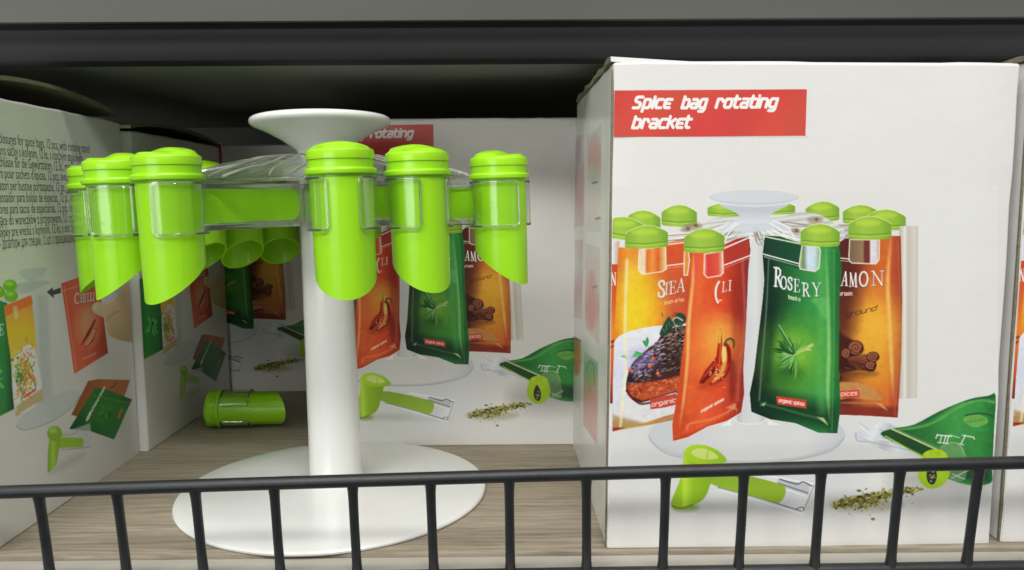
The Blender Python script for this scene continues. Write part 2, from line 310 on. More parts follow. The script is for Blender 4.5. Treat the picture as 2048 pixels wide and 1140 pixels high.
def flakes(ink, spine, n, r0, cols, size):
    sp_ = np.asarray(spine, float)
    for i in range(n):
        t = ink.rng.random(); k = np.interp(t, np.linspace(0, 1, len(sp_)), sp_[:, 0]); m = np.interp(t, np.linspace(0, 1, len(sp_)), sp_[:, 1]); rr = np.interp(t, np.linspace(0, 1, len(sp_)), sp_[:, 2])
        x, y = k + ink.rng.normal(0, r0 * .5), m + ink.rng.normal(0, rr * .45); a = ink.rng.uniform(0, 3.14); s = size * ink.rng.uniform(.5, 1.3); e = ink.rng.uniform(.35, .7)
        c, q = math.cos(a) * s, math.sin(a) * s
        ink.poly([(x + c, y + q * .7), (x - q * e, y + c * e), (x - c, y - q * .7), (x + q * e, y - c * e)], cols[ink.rng.integers(len(cols))])

def paint_title():
    k = Ink(1216, 176, 1618, 274, .8)
    k.poly([(1210, 181.5), (1615, 178), (1612, 271.5), (1210, 275)], lambda X, Y: np.stack([207 + 4 * np.sin(X * .05), 76 + 5 * np.sin(X * .02 + Y * .03), 66 + 0 * X], -1))
    c = (246, 240, 226)
    skel(k, 'Splce', (1266, 216), (1338, 215.5), 16.6, 6.1, c, .3, .5)
    skel(k, 'bag', (1363.5, 216), (1409, 215.5), 16.8, 6.1, c, .3, .5)
    skel(k, 'rotating', (1432, 215), (1551, 214), 16.8, 6.0, c, .3, .46)
    skel(k, 'bracket', (1264.5, 256), (1377, 255), 16.8, 6.0, c, .3, .46)
    return k

def paint_front():
    k = Ink(1208, 372, 2000, 1092, 1.15); R = k.rng
    W = (222, 220, 212)
    # printed floor shade and the printed stand
    k.ell(1480, 900, 260, 90, (206, 207, 206), .55, 110); k.ell(1600, 980, 120, 60, (208, 208, 207), .5, 70)
    k.ell(1493, 871, 198, 57, (196, 197, 196), 1, 3); k.ell(1493, 867, 196, 54, grad((1300, 0), (1690, 0), [(0, (200, 202, 201)), (.4, (215, 214, 208)), (.8, (216, 215, 210)), (1, (196, 198, 200))]), 1, 2)
    k.line(sp([(1297, 872), (1330, 905), (1410, 922), (1493, 926), (1580, 921), (1660, 903), (1689, 875)]), 1.8, (160, 160, 156), .7)
    k.poly([(1468, 478), (1533, 478), (1528, 846), (1474, 846)], grad((1470, 0), (1530, 0), [(0, (176, 180, 178)), (.25, (206, 208, 204)), (.7, (216, 217, 211)), (1, (190, 192, 190))]))
    k.line(sp([(1466, 838), (1480, 846), (1500, 848), (1520, 846), (1534, 838)]), 3, (228, 230, 228), .9); k.poly([(1462, 838), (1440, 852), (1462, 850)], (235, 233, 226)); k.poly([(1534, 838), (1560, 850), (1536, 850)], (235, 233, 226))
    # far lids
    for a in ((1255, 1320, 421, 457, .08), (1322, 1393, 410, 451, .02), (1414, 1480, 407, 432, .02), (1520, 1590, 405, 428, -.02), (1611, 1679, 403, 441, -.02), (1686, 1757, 410, 446, .0), (1735, 1813, 419, 458, .04)): cap_print(k, *a)
    # pale bag behind, cinnamon bag
    k.poly(sp([(1800, 452), (1838, 452), (1837, 640), (1836, 797), (1796, 799)], 1), grad((1800, 0), (1838, 0), [(0, (186, 178, 160)), (.3, (226, 222, 210)), (.45, (196, 188, 172)), (.8, (210, 204, 190)), (1, (196, 190, 176))]))
    cin = [(1676, 478), (1690, 472), (1803, 472), (1806, 600), (1804, 720), (1797, 836), (1735, 832), (1668, 829)]
    k.poly(cin, grad((1672, 0), (1806, 0), [(0, (92, 38, 32)), (.18, (100, 42, 34)), (.45, (196, 92, 44)), (.78, (206, 104, 46)), (.84, (190, 84, 46)), (1, (150, 62, 44))]))
    k.within(cin); k.ell(1746, 680, 52, 96, (228, 160, 50), .95, 70); k.ell(1752, 655, 34, 40, (238, 182, 60), .7, 50)
    k.poly([(1668, 470), (1738, 470), (1722, 560), (1706, 660), (1668, 700)], (84, 36, 32), .75, 40)
    k.poly([(1668, 812), (1800, 814), (1797, 840), (1668, 834)], (128, 46, 36), .9, 10)
    k.poly(sp([(1668, 770), (1700, 764), (1735, 772), (1766, 798), (1740, 800), (1700, 796), (1668, 800)], 4, True), (196, 138, 76), .95, 4)
    k.line(sp([(1672, 806), (1720, 806), (1752, 808), (1774, 820)]), 5, (180, 120, 66), .8, 3, (.3, 1, 1, .2)); k.poly([(1752, 806), (1766, 808), (1776, 822)], (214, 168, 100), .8, 3)
    k.line(sp([(1783, 476), (1777, 560), (1780, 640), (1784, 720), (1788, 800)]), 7, (240, 192, 104), .85, 6, (.4, 1, 1, 1, .2)); k.line(sp([(1797, 480), (1800, 600), (1797, 720), (1791, 830)]), 3, (206, 110, 70), .6, 4)
    k.poly(sp([(1668, 660), (1690, 672), (1712, 684), (1728, 700), (1700, 722), (1668, 712)], 3, True), (70, 34, 26), 1, 6); k.poly(sp([(1668, 716), (1700, 716), (1730, 712), (1752, 722), (1748, 744), (1716, 740), (1668, 748)], 3, True), (62, 28, 22), 1, 4)
    k.poly([(1694, 716), (1730, 708), (1750, 712), (1738, 742), (1700, 732)], grad((0, 708), (0, 742), [(0, (150, 86, 56)), (.4, (104, 54, 38)), (1, (50, 22, 18))]), 1, 2)
    for i in range(26): x = R.uniform(1690, 1736); y = R.uniform(712, 736); k.line([(x, y), (x + R.uniform(6, 16), y + R.uniform(0, 4))], 1.2, [(170, 104, 70), (60, 28, 22), (126, 70, 48)][i % 3], .6)
    for (cx, cy, r, sq) in ((1712, 696, 16, .95), (1693, 707, 11, 1), (1747, 714, 13, .8), (1742, 731, 12, .75), (1675, 753, 10, 1)):
        k.ell(cx, cy, r, r * sq, (58, 26, 20), 1, 2); k.ell(cx - .5, cy - .5, r - 2, (r - 2) * sq, (142, 80, 52), 1, 2)
        for ph, wd_, cc in ((0, 3.4, (64, 28, 22)), (.9, 1.4, (190, 124, 84))):
            th = np.linspace(0, 10.5, 46); k.line(np.stack([cx + (r - 3) * (1 - th / 12.5) * np.cos(th + ph), cy + (r - 3) * sq * (1 - th / 12.5) * np.sin(th + ph)], -1), wd_, cc, .9, 1)
    k.ell(1712, 748, 44, 7, (96, 50, 30), .6, 12)
    serif(k, [('A', 1682, 571, 27, .62, 0, .12), ('M', 1699, 573, 27, .6, .05, 0), ('O', 1718, 573, 29, .82, -.05, 0), ('N', 1744, 571, 28, 1.05, -.04, 0)], (244, 238, 226), (90, 60, 44))
    skel(k, 'of taste', (1680, 591), (1705, 590), 4.6, 1.3, (236, 216, 190), 0, .5)
    skel(k, 'ground', (1692, 635), (1752, 621), 7.5, 1.25, (62, 38, 28), .35, .3)
    k.poly([(1673, 782), (1719, 780), (1720, 795), (1673, 797)], (206, 72, 54)); skel(k, 'spices', (1676, 792), (1714, 790), 5.5, 1.3, (246, 228, 214), .25, .4)
    k.within(); k.poly([(1676, 448), (1700, 448), (1700, 477), (1676, 477)], (176, 172, 158), .8)
    for i in range(6): k.line([(1672, 452 + i * 5), (1700, 450 + i * 5)], 1.4, (228, 226, 216) if i % 2 else (130, 124, 110), .8)
    window_print(k, [(1700, 479), (1760, 480), (1759, 520), (1752, 528), (1704, 526), (1698, 520)], grad((1698, 0), (1760, 0), [(0, (120, 96, 70)), (.46, (150, 124, 92)), (.52, (112, 48, 44)), (.66, (110, 50, 46)), (.72, (226, 224, 226)), (.9, (216, 212, 214)), (1, (196, 130, 96))]), .95)
    k.line([(1678, 516), (1700, 518)], 2, (236, 226, 210)); k.line([(1678, 521), (1700, 523)], 1.4, (200, 180, 170))
    k.grain(.016, 9, cin); k.grain(.012, 3, cin)
    # printed clear hub: streaked plastic between the lids
    hub = sp([(1376, 470), (1398, 452), (1420, 440), (1450, 433), (1500, 436), (1560, 434), (1600, 424), (1640, 430), (1668, 446), (1690, 460), (1680, 484), (1600, 486), (1530, 476), (1500, 474), (1440, 500), (1376, 500)], 3, True)
    k.poly(hub, lambda X, Y: np.stack([204 + 16 * np.sin(Y * .55 + X * .06), 203 + 15 * np.sin(Y * .55 + X * .06), 196 + 14 * np.sin(Y * .55 + X * .06)], -1))
    for i in range(56):
        a = R.uniform(-.1, 3.25); ca, sa = math.cos(a), math.sin(a); r0, r1 = R.uniform(34, 60), R.uniform(100, 165); w_ = R.uniform(-5, 5)
        q = sp([(1504 + r0 * ca, 444 + .22 * r0 * sa), (1504 + .6 * r1 * ca, 448 + .22 * r1 * sa + w_), (1504 + r1 * ca, 454 + .24 * r1 * sa)], 5)
        c = [(244, 242, 236), (150, 142, 124), (232, 232, 228), (126, 116, 98), (206, 206, 202), (240, 240, 236)][i % 6]; k.line(q, R.uniform(1.2, 3), c, .75, 1.5)
    for x, y, w_ in ((1388, 452, 16), (1372, 458, 10), (1630, 440, 16), (1590, 462, 10)): k.ell(x, y, w_, 7, (150, 134, 104), .7, 6); k.ell(x + 3, y - 1, 4, 3, (86, 74, 54), .7, 3)
    k.poly(sp([(1440, 462), (1458, 446), (1490, 432), (1524, 432), (1560, 444), (1580, 462), (1540, 458), (1500, 466), (1470, 462)], 3, True), (206, 210, 214), .9, 3)
    for q in ([(1448, 484), (1462, 458), (1486, 440)], [(1440, 472), (1470, 446), (1490, 436)], [(1530, 438), (1572, 452), (1590, 478)], [(1535, 444), (1560, 458), (1572, 474)]): k.line(sp(q), 2.6, (242, 242, 238), .9, 1.5)
    # printed funnel on top
    k.poly(sp([(1418, 393), (1440, 411), (1468, 424), (1478, 432), (1472, 446), (1542, 446), (1538, 432), (1548, 424), (1576, 410), (1597, 396)], 2), grad((0, 395), (0, 445), [(0, (206, 208, 208)), (.5, (192, 194, 195)), (1, (214, 217, 220))]))
    k.ell(1507.5, 396, 90, 15.5, (198, 200, 201)); k.ell(1507.5, 393.5, 86, 12, (208, 210, 210)); k.line(sp([(1419, 399), (1450, 408), (1507, 412), (1565, 408), (1596, 399)]), 2.5, (222, 225, 226), .9)
    # left sliver bag with lid
    k.poly([(1208, 520), (1236, 520), (1228, 806), (1208, 804)], grad((0, 520), (0, 806), [(0, (196, 70, 42)), (.3, (214, 96, 44)), (.5, (230, 130, 40)), (.8, (196, 84, 44)), (1, (120, 40, 34))]))
    serif(k, [('A', 1204, 569, 24, .8, 0, 0), ('N', 1221, 569, 24, .5, 0, 0)], (240, 236, 226)); k.line([(1210, 686), (1232, 680)], 5, (110, 40, 30), .8); k.line([(1212, 700), (1226, 690)], 3, (60, 30, 24), .8)
    k.poly([(1208, 482), (1238, 482), (1236, 528), (1208, 528)], grad((1208, 0), (1240, 0), [(0, (200, 200, 206)), (.5, (222, 222, 228)), (1, (198, 150, 110))]))
    cap_print(k, 1206, 1290, 434, 477, .1)
    # steak bag
    stk = [(1236, 495), (1300, 492), (1380, 474), (1420, 470), (1420, 840), (1350, 838), (1290, 850), (1224, 861), (1225, 760), (1229, 640)]
    k.poly(stk, grad((1228, 0), (1390, 0), [(0, (214, 116, 44)), (.1, (222, 150, 46)), (.16, (240, 196, 70)), (.3, (236, 186, 44)), (.5, (222, 134, 46)), (.7, (206, 92, 50)), (1, (190, 70, 46))]))
    k.within(stk); k.poly([(1240, 496), (1400, 474), (1400, 560), (1340, 560), (1300, 520), (1240, 520)], (214, 92, 46), .65, 50); k.ell(1274, 620, 40, 60, (242, 204, 40), .85, 60)
    pl = sp([(1222, 700), (1236, 672), (1280, 656), (1340, 650), (1420, 660), (1420, 832), (1350, 826), (1280, 846), (1224, 840)], 3)
    k.poly(pl, grad((0, 650), (0, 845), [(0, (226, 226, 224)), (.5, (212, 214, 222)), (1, (222, 220, 214))])); k.poly([(1224, 828), (1290, 846), (1350, 826), (1350, 839), (1224, 861)], (166, 140, 92), .9, 8); k.poly([(1224, 853), (1250, 853), (1224, 862)], (150, 50, 36))
    k.line(sp([(1253, 520), (1249, 640), (1250, 740), (1240, 850)]), 5, (250, 232, 180), .75, 5)
    serif(k, [('S', 1315, 594, 33, .85, 0, 0), ('T', 1326, 590, 24, .7, -.15, .05), ('E', 1337, 588, 25, .85, -.12, .05), ('A', 1352, 584, 26, .8, -.12, .08)], (236, 222, 204), (90, 50, 36)); skel(k, 'touch of tas', (1328, 608), (1367, 601), 4.6, 1.2, (232, 190, 130), 0, .5)
    meat = sp([(1251, 768), (1262, 728), (1290, 700), (1312, 684), (1330, 660), (1380, 650), (1400, 660), (1400, 790), (1350, 784), (1282, 804), (1258, 792)], 3, True)
    k.poly(meat, (66, 40, 36)); k.poly([(1253, 768), (1300, 764), (1390, 744), (1390, 786), (1350, 782), (1284, 800), (1260, 790)], grad((1255, 0), (1360, 0), [(0, (170, 72, 40)), (.5, (196, 84, 46)), (1, (176, 70, 40))]), 1, 4)
    for i in range(260):
        x = R.uniform(1256, 1366); y0 = 768 - (x - 1258) * .16; y = y0 + R.uniform(0, 28 - (x - 1256) * .02)
        k.ell(x, y, R.uniform(1.5, 4.5), R.uniform(1, 3), [(214, 104, 62), (156, 58, 34), (196, 84, 50), (230, 140, 90), (120, 40, 26), (180, 70, 40)][i % 6], .55, 2, R.uniform(-.6, .3))
    k.line(sp([(1252, 780), (1270, 800), (1290, 806), (1350, 788)]), 4, (80, 34, 26), .9, 2)
    for i in range(300):
        x = R.uniform(1256, 1372); yt = np.interp(x, [1256, 1290, 1330, 1372], [738, 700, 662, 652]); yb = np.interp(x, [1256, 1372], [764, 742]); y = R.uniform(yt, yb)
        c = [(34, 24, 28), (52, 34, 34), (96, 66, 56), (120, 104, 140), (150, 140, 180), (28, 18, 20)][int(R.integers(0, 6))] if x < 1325 else [(34, 24, 24), (60, 42, 36), (24, 18, 18), (92, 72, 60), (120, 110, 96)][int(R.integers(0, 5))]
        k.line([(x, y), (x + R.uniform(3, 10), y - R.uniform(-1, 5))], R.uniform(1.2, 3), c, .8, 1)
    for i in range(160):
        x = R.uniform(1262, 1366); yt = np.interp(x, [1256, 1290, 1330, 1372], [742, 704, 668, 656]); y = yt + abs(R.normal(0, 26))
        if y < 766 - (x - 1256) * .18: k.line([(x, y), (x + R.uniform(2, 7), y - R.uniform(0, 4))], R.uniform(.9, 1.8), [(206, 200, 226), (176, 168, 190), (230, 226, 232), (150, 120, 100)][i % 4] if x < 1330 else [(190, 182, 170), (140, 120, 100)][i % 2], .8)
    k.ell(1284, 718, 26, 20, (132, 120, 186), .4, 26)
    for x, y in ((1299, 731), (1315, 746), (1259, 738), (1306, 716)): k.ell(x, y, 4, 4, (196, 84, 44)); k.ell(x - 1, y - 1, 1.6, 1.6, (240, 170, 120))
    k.poly(sp([(1318, 668), (1326, 648), (1336, 632), (1344, 640), (1352, 626), (1366, 627), (1372, 640), (1360, 652), (1350, 648), (1340, 660), (1330, 670)], 3, True), (38, 70, 50), 1, 2)
    for i in range(26): x = R.uniform(1320, 1368); y = R.uniform(632, 668); k.line([(x, y), (x + R.uniform(-6, 8), y - R.uniform(3, 10))], R.uniform(1, 2.4), [(30, 56, 42), (60, 98, 70), (24, 40, 32), (96, 126, 96)][i % 4], .7, 1)
    k.line(sp([(1344, 640), (1352, 634), (1364, 640)]), 3, (186, 172, 136)); k.line([(1346, 640), (1352, 662)], 2.4, (150, 130, 96))
    leafs(k, 1283, 706, 3, 16, 28, 6, [(70, 160, 90), (90, 176, 104)], 150, 220); leafs(k, 1292, 692, 2, 12, 20, 6, [(60, 150, 90)], -110, -60); leafs(k, 1240, 712, 2, 12, 22, 3, [(120, 190, 130)], -30, 10)
    k.poly(sp([(1299, 800), (1303, 796), (1352, 787), (1352, 808), (1304, 817), (1300, 815)], 2, True), (196, 70, 54)); skel(k, 'organic', (1302, 812), (1349, 803), 6, 1.35, (248, 226, 214), .25, .4)
    k.within(); window_print(k, [(1277, 499), (1330, 492), (1332, 538), (1322, 543), (1284, 548), (1276, 540)], grad((1276, 0), (1332, 0), [(0, (232, 210, 170)), (.22, (236, 220, 196)), (.3, (222, 110, 50)), (.5, (240, 150, 70)), (.7, (214, 100, 46)), (.9, (226, 190, 110)), (1, (240, 224, 180))]), .9)
    k.poly([(1332, 492), (1376, 486), (1376, 526), (1332, 532)], (210, 84, 46), .9); k.line([(1332, 490), (1376, 484)], 2, (246, 196, 110)); k.line([(1333, 531), (1372, 526)], 2.2, (246, 232, 214)); k.line([(1333, 536), (1372, 531)], 1.4, (240, 140, 100))
    for i in range(7): k.line([(1334, 468 + i * 3.2), (1376, 465 + i * 3.2)], 1.5, [(236, 234, 224), (120, 104, 84), (206, 200, 186)][i % 3], .9)
    cap_print(k, 1249, 1335, 451, 494, -.03)
    k.grain(.016, 9, stk); k.grain(.012, 3, stk)
    # chilli bag
    chi = sp([(1385, 502), (1440, 492), (1497, 473), (1496, 540), (1492, 640), (1486, 740), (1482, 824), (1415, 852), (1345, 881), (1352, 800), (1362, 720), (1374, 620), (1380, 560)], 2, True)
    k.poly(chi + (1, 1.2), (236, 232, 222), .6); k.poly(chi, grad((1365, 0), (1496, 0), [(0, (206, 76, 38)), (.3, (226, 92, 46)), (.6, (214, 74, 42)), (.85, (160, 48, 34)), (1, (132, 44, 44))]))
    k.within(chi); k.poly([(1448, 500), (1497, 480), (1497, 510), (1448, 530)], (176, 56, 46), .9); k.ell(1432, 690, 44, 52, (240, 150, 60), .85, 60); k.ell(1440, 670, 24, 30, (246, 190, 80), .5, 40)
    k.line(sp([(1386, 505), (1385, 560), (1377, 640), (1374, 720), (1366, 800), (1358, 852)]), 6, (246, 190, 104), .9, 5, (.3, 1, 1.2, 1, .8, .2)); k.line(sp([(1484, 520), (1489, 640), (1478, 740), (1474, 800)]), 5, (196, 112, 96), .5, 5); k.poly(sp([(1462, 720), (1470, 730), (1468, 790), (1460, 800), (1458, 760)], 3, True), (120, 40, 34), .6, 6)
    k.line(sp([(1372, 858), (1380, 846), (1420, 838), (1456, 822), (1470, 808)]), 4, (240, 150, 100), .6, 4); k.poly([(1450, 815), (1468, 806), (1474, 820)], (226, 160, 110), .7, 4); k.line(sp([(1352, 878), (1420, 850), (1480, 824)]), 6, (170, 50, 32), .5, 6)
    k.ell(1432, 758, 36, 10, (150, 44, 26), .6, 16, -.5)
    k.line(sp([(1400, 764), (1416, 744), (1436, 722), (1444, 706)]), 16, (128, 22, 18), 1, 3, (.25, .9, 1.1, .8)); k.line(sp([(1402, 759), (1418, 740), (1436, 718)]), 6, (200, 62, 44), .9, 4, (.3, 1, .8)); k.line(sp([(1404, 765), (1420, 750), (1434, 734)]), 4, (84, 14, 14), .8, 3)
    k.line(sp([(1434, 750), (1437, 720), (1439, 690), (1441, 658)]), 10, (168, 36, 22), 1, 2, (.6, 1.2, .9, .25)); k.line(sp([(1437, 740), (1439, 712), (1440, 680)]), 3, (226, 96, 60), .8, 2); k.line(sp([(1438, 684), (1440, 668), (1442, 654)]), 5, (214, 170, 60), 1, 2, (.9, 1, .2))
    k.line(sp([(1420, 768), (1440, 754), (1453, 732), (1454, 700), (1450, 688)]), 15, (140, 26, 20), 1, 3, (.2, .9, 1.1, .9, .5)); k.line(sp([(1424, 764), (1441, 746), (1449, 722), (1448, 692)]), 8, (226, 150, 76), 1, 3, (.4, 1, 1.1, .8)); k.ell(1447, 708, 5, 17, (248, 210, 112), .95, 4); k.line(sp([(1426, 766), (1446, 750), (1456, 728)]), 3, (206, 64, 40), .9, 2)
    for i in range(40): k.ell(1430 + R.normal(6, 8), 746 + R.normal(-2, 11), R.uniform(1, 2), R.uniform(.9, 1.6), [(250, 206, 130), (196, 110, 60), (240, 180, 100)][i % 3], .85)
    k.line(sp([(1449, 690), (1452, 681), (1461, 677), (1467, 684), (1466, 695)]), 5, (70, 72, 34), 1, 1, (1, 1, .8, .5)); k.line(sp([(1450, 685), (1458, 678), (1465, 683)]), 1.5, (140, 140, 80), .8)
    for i in range(16): t = i / 15; k.line([(1347 + 134 * t, 876 - 54 * t), (1350 + 133 * t, 868 - 54 * t)], 1.2, (240, 150, 110), .3)
    k.line(sp([(1395, 520), (1392, 620), (1384, 720), (1376, 820)]), 16, (236, 120, 60), .35, 14); k.line(sp([(1468, 560), (1470, 660), (1462, 760)]), 12, (120, 34, 30), .35, 14)
    serif(k, [('(', 1427, 594, 33, .9, 0, .05), ('L', 1443, 584, 20, .75, -.15, .05), ('I', 1456, 581, 20, .8, -.1, .05)], (246, 226, 210), (120, 40, 30)); k.line([(1434, 601), (1442, 600)], 3, (240, 180, 130)); skel(k, 'organic spices', (1401, 824), (1446, 800), 4, 1.4, (248, 222, 200), .25, .4)
    k.within(); k.line([(1448, 530), (1502, 510)], 2.2, (250, 236, 226)); k.line([(1448, 536), (1500, 515)], 1.4, (226, 120, 100)); k.line([(1446, 497), (1500, 474)], 2.6, (244, 240, 232))
    window_print(k, [(1408, 508), (1444, 502), (1446, 545), (1440, 551), (1414, 555), (1407, 548)], grad((1406, 0), (1448, 0), [(0, (236, 190, 170)), (.2, (210, 60, 60)), (.7, (222, 90, 66)), (.9, (226, 200, 180)), (1, (240, 226, 206))]), .85)
    window_print(k, [(1368, 502), (1376, 504), (1378, 520), (1374, 550), (1367, 550), (1367, 530)], (222, 150, 60), .9); k.line([(1393, 506), (1391, 556)], 7, (222, 80, 90), .6, 5)
    cap_print(k, 1367, 1448, 457, 503, -.02)
    # rosemary bag
    ros = sp([(1529, 471), (1600, 486), (1679, 494), (1679, 600), (1678, 740), (1675, 867), (1590, 846), (1502, 823), (1508, 740), (1520, 640), (1528, 560)], 2, True)
    k.poly(ros + (-1, 1.2), (232, 232, 222), .6); k.poly(ros, grad((1512, 0), (1679, 0), [(0, (22, 32, 28)), (.14, (24, 42, 32)), (.22, (28, 66, 40)), (.4, (36, 100, 50)), (.62, (54, 138, 66)), (.85, (62, 150, 72)), (.95, (40, 116, 54)), (1, (34, 104, 50))]))
    k.within(ros); k.poly([(1529, 474), (1606, 490), (1606, 540), (1529, 516)], (30, 66, 48), .8, 6); k.ell(1588, 715, 54, 66, (96, 166, 50), .95, 84); k.ell(1586, 706, 28, 34, (146, 194, 60), .7, 54); k.poly([(1502, 780), (1676, 810), (1675, 868), (1502, 824)], (22, 54, 34), .85, 30); k.ell(1540, 600, 26, 40, (22, 50, 36), .6, 40)
    k.line(sp([(1652, 500), (1656, 600), (1658, 700), (1656, 780), (1660, 846)]), 7, (150, 206, 120), .85, 6, (.3, .8, 1, 1, .2)); k.line(sp([(1537, 520), (1532, 620), (1524, 720), (1518, 800)]), 3, (120, 140, 120), .7, 3); k.line(sp([(1668, 500), (1668, 680), (1664, 860)]), 3, (90, 170, 90), .5, 3)
    k.line(sp([(1522, 806), (1560, 816), (1610, 830), (1640, 838), (1655, 848)]), 4, (90, 130, 80), .6, 4); k.poly([(1634, 834), (1648, 836), (1656, 850)], (190, 210, 130), .9, 3); k.poly([(1520, 810), (1532, 803), (1528, 812)], (170, 180, 140), .9, 2); k.line(sp([(1530, 508), (1560, 522), (1606, 537)]), 0.1, (0, 0, 0), 0)
    k.ell(1576, 745, 30, 18, (40, 92, 34), .7, 26)
    for n_, l0, l1, wd_, cs, b0, b1_ in ((16, 26, 52, 5, [(28, 74, 34), (44, 98, 40)], 96, 240), (26, 22, 48, 5, [(64, 128, 48), (92, 156, 66), (52, 112, 44)], 100, 250), (9, 26, 60, 2.6, [(90, 160, 60), (120, 180, 80)], 55, 115), (12, 16, 40, 3.2, [(126, 182, 92), (150, 200, 116)], 105, 225), (5, 14, 34, 4, [(84, 150, 70)], 230, 300)): leafs(k, 1590, 708, n_, l0, l1, wd_, cs, b0, b1_)
    k.line(sp([(1555, 646), (1566, 668), (1580, 690), (1588, 704)]), 7, (56, 112, 52), 1, 1, (.4, 1, 1, .7)); k.line([(1558, 650), (1583, 692)], 2, (150, 204, 124), .9, 1); k.line(sp([(1560, 690), (1572, 702), (1588, 708)]), 7, (30, 78, 40), .95, 2, (.5, 1, .6)); k.line(sp([(1588, 710), (1604, 702), (1614, 698), (1624, 690)]), 5, (176, 196, 110), 1, 1, (.5, .8, 1, 1.3)); k.line(sp([(1612, 699), (1622, 700)]), 2.5, (196, 210, 140)); k.line([(1592, 704), (1620, 690)], 1.3, (226, 232, 180), .8)
    k.line(sp([(1640, 520), (1643, 620), (1640, 740), (1644, 820)]), 16, (96, 184, 90), .4, 14); k.line(sp([(1548, 540), (1544, 640), (1534, 760)]), 14, (16, 44, 28), .4, 12); k.poly(sp([(1622, 604), (1634, 612), (1652, 640), (1656, 600), (1630, 596)], 3, True), (110, 190, 100), .5, 6)
    serif(k, [('R', 1547, 572, 37, .62, .1, .03), ('O', 1560, 577, 25, .66, .15, 0), ('S', 1575, 579, 25, .75, .15, 0), ('E', 1587, 583, 25, .8, .12, 0), ('R', 1604, 592, 26, .82, .05, 0), ('Y', 1624, 592, 26, .95, .0, 0)], (236, 238, 228), (16, 40, 26)); skel(k, 'touch o', (1577, 597), (1600, 602), 5, 1.4, (226, 226, 190), 0, .5)
    k.poly([(1552, 792), (1612, 800), (1613, 817), (1554, 808)], (206, 66, 48)); skel(k, 'organic spices', (1557, 803), (1608, 811), 4.4, 1.4, (248, 226, 210), .25, .4)
    k.within(); k.line([(1526, 508), (1600, 528)], 2.2, (240, 240, 226)); k.line([(1528, 513), (1600, 533)], 1.4, (150, 190, 150)); k.line([(1529, 473), (1602, 488)], 2.6, (206, 222, 180))
    window_print(k, [(1604, 490), (1638, 494), (1641, 502), (1638, 536), (1630, 543), (1600, 538), (1598, 530)], grad((1598, 0), (1642, 0), [(0, (196, 196, 150)), (.2, (110, 140, 90)), (.4, (214, 224, 236)), (.7, (206, 220, 230)), (1, (120, 170, 100))]), .95)
    cap_print(k, 1601, 1680, 448, 491, .03); cap_print(k, 1697, 1784, 433, 477, .0)
    k.grain(.016, 10, chi); k.grain(.012, 3, chi); k.grain(.016, 9, ros); k.grain(.012, 3, ros)
    # scoop lying at the front
    k.ell(1430, 1012, 80, 9, (176, 182, 168), .6, 16); k.ell(1370, 1014, 26, 7, (110, 140, 50), .7, 10); k.ell(1530, 1018, 90, 8, (196, 197, 196), .6, 12)
    k.poly([(1430, 950), (1500, 948), (1618, 968), (1626, 976), (1604, 1024), (1424, 970)], (214, 214, 212), .8, 3)
    for q, c in (([(1436, 975), (1520, 998), (1604, 1024)], (120, 120, 118)), ([(1500, 952), (1560, 968), (1620, 992)], (130, 130, 128)), ([(1508, 948), (1560, 958), (1628, 966)], (150, 150, 150)), ([(1558, 957), (1600, 966), (1618, 972)], (84, 84, 84)), ([(1560, 966), (1612, 984)], (100, 100, 100)), ([(1604, 1024), (1614, 1000), (1628, 966)], (190, 190, 190))): k.line(sp(q), 2, c, .8, 1)
    k.poly(sp([(1430, 950), (1510, 944), (1624, 964), (1630, 972), (1606, 1026), (1596, 1026), (1430, 974)], 2, True), grad((1440, 940), (1600, 1030), [(0, (196, 198, 196)), (.5, (222, 222, 220)), (.8, (206, 208, 206)), (1, (230, 230, 228))]), .85, 3); k.poly([(1556, 955), (1622, 968), (1616, 990), (1552, 970)], (176, 178, 178), .7, 3)
    for q, c, w_ in (([(1506, 946), (1560, 956), (1626, 968)], (236, 236, 234), 4), ([(1436, 973), (1520, 996), (1602, 1022)], (104, 106, 104), 2.4), ([(1440, 979), (1520, 1002), (1598, 1026)], (234, 234, 232), 2.5), ([(1560, 958), (1592, 968), (1606, 964), (1624, 972)], (70, 72, 72), 2.6), ([(1556, 966), (1616, 986)], (92, 94, 94), 2.2), ([(1554, 972), (1612, 992)], (240, 240, 238), 2.5), ([(1606, 1022), (1618, 996), (1628, 970)], (160, 162, 162), 3), ([(1592, 1018), (1604, 1014), (1608, 1020)], (80, 82, 82), 2)): k.line(sp(q), w_, c, .85, 1.2)
    k.poly(sp([(1424, 940), (1500, 952), (1560, 968), (1571, 976), (1569, 992), (1560, 1004), (1548, 1004), (1500, 990), (1420, 966)], 3, True), grad((0, 940), (0, 1004), [(0, (134, 166, 46)), (1, (150, 184, 50))]))
    k.poly(sp([(1372, 905), (1362, 950), (1346, 990), (1341, 1008), (1352, 1016), (1376, 1013), (1400, 1002), (1414, 985), (1424, 950), (1430, 915)], 3, True), grad((1342, 0), (1428, 0), [(0, (140, 180, 40)), (.22, (156, 196, 40)), (.3, (186, 220, 60)), (.5, (148, 188, 40)), (1, (126, 166, 40))]))
    k.line(sp([(1343, 1010), (1360, 1015), (1385, 1008)]), 3, (90, 120, 30), .8, 1)
    k.poly(sp([(1366, 904), (1378, 891), (1400, 888), (1428, 896), (1446, 910), (1452, 922), (1430, 928), (1392, 926), (1370, 914)], 3, True), grad((1366, 890), (1450, 926), [(0, (178, 214, 50)), (1, (146, 190, 40))])); k.poly(sp([(1382, 902), (1400, 895), (1424, 903), (1436, 915), (1410, 918), (1390, 912)], 3, True), (206, 222, 120)); k.line([(1416, 896), (1412, 918)], 3, (170, 206, 60))
    # herb bag, clip and the heap of herbs
    k.ell(1900, 960, 110, 40, (160, 160, 152), .75, 60)
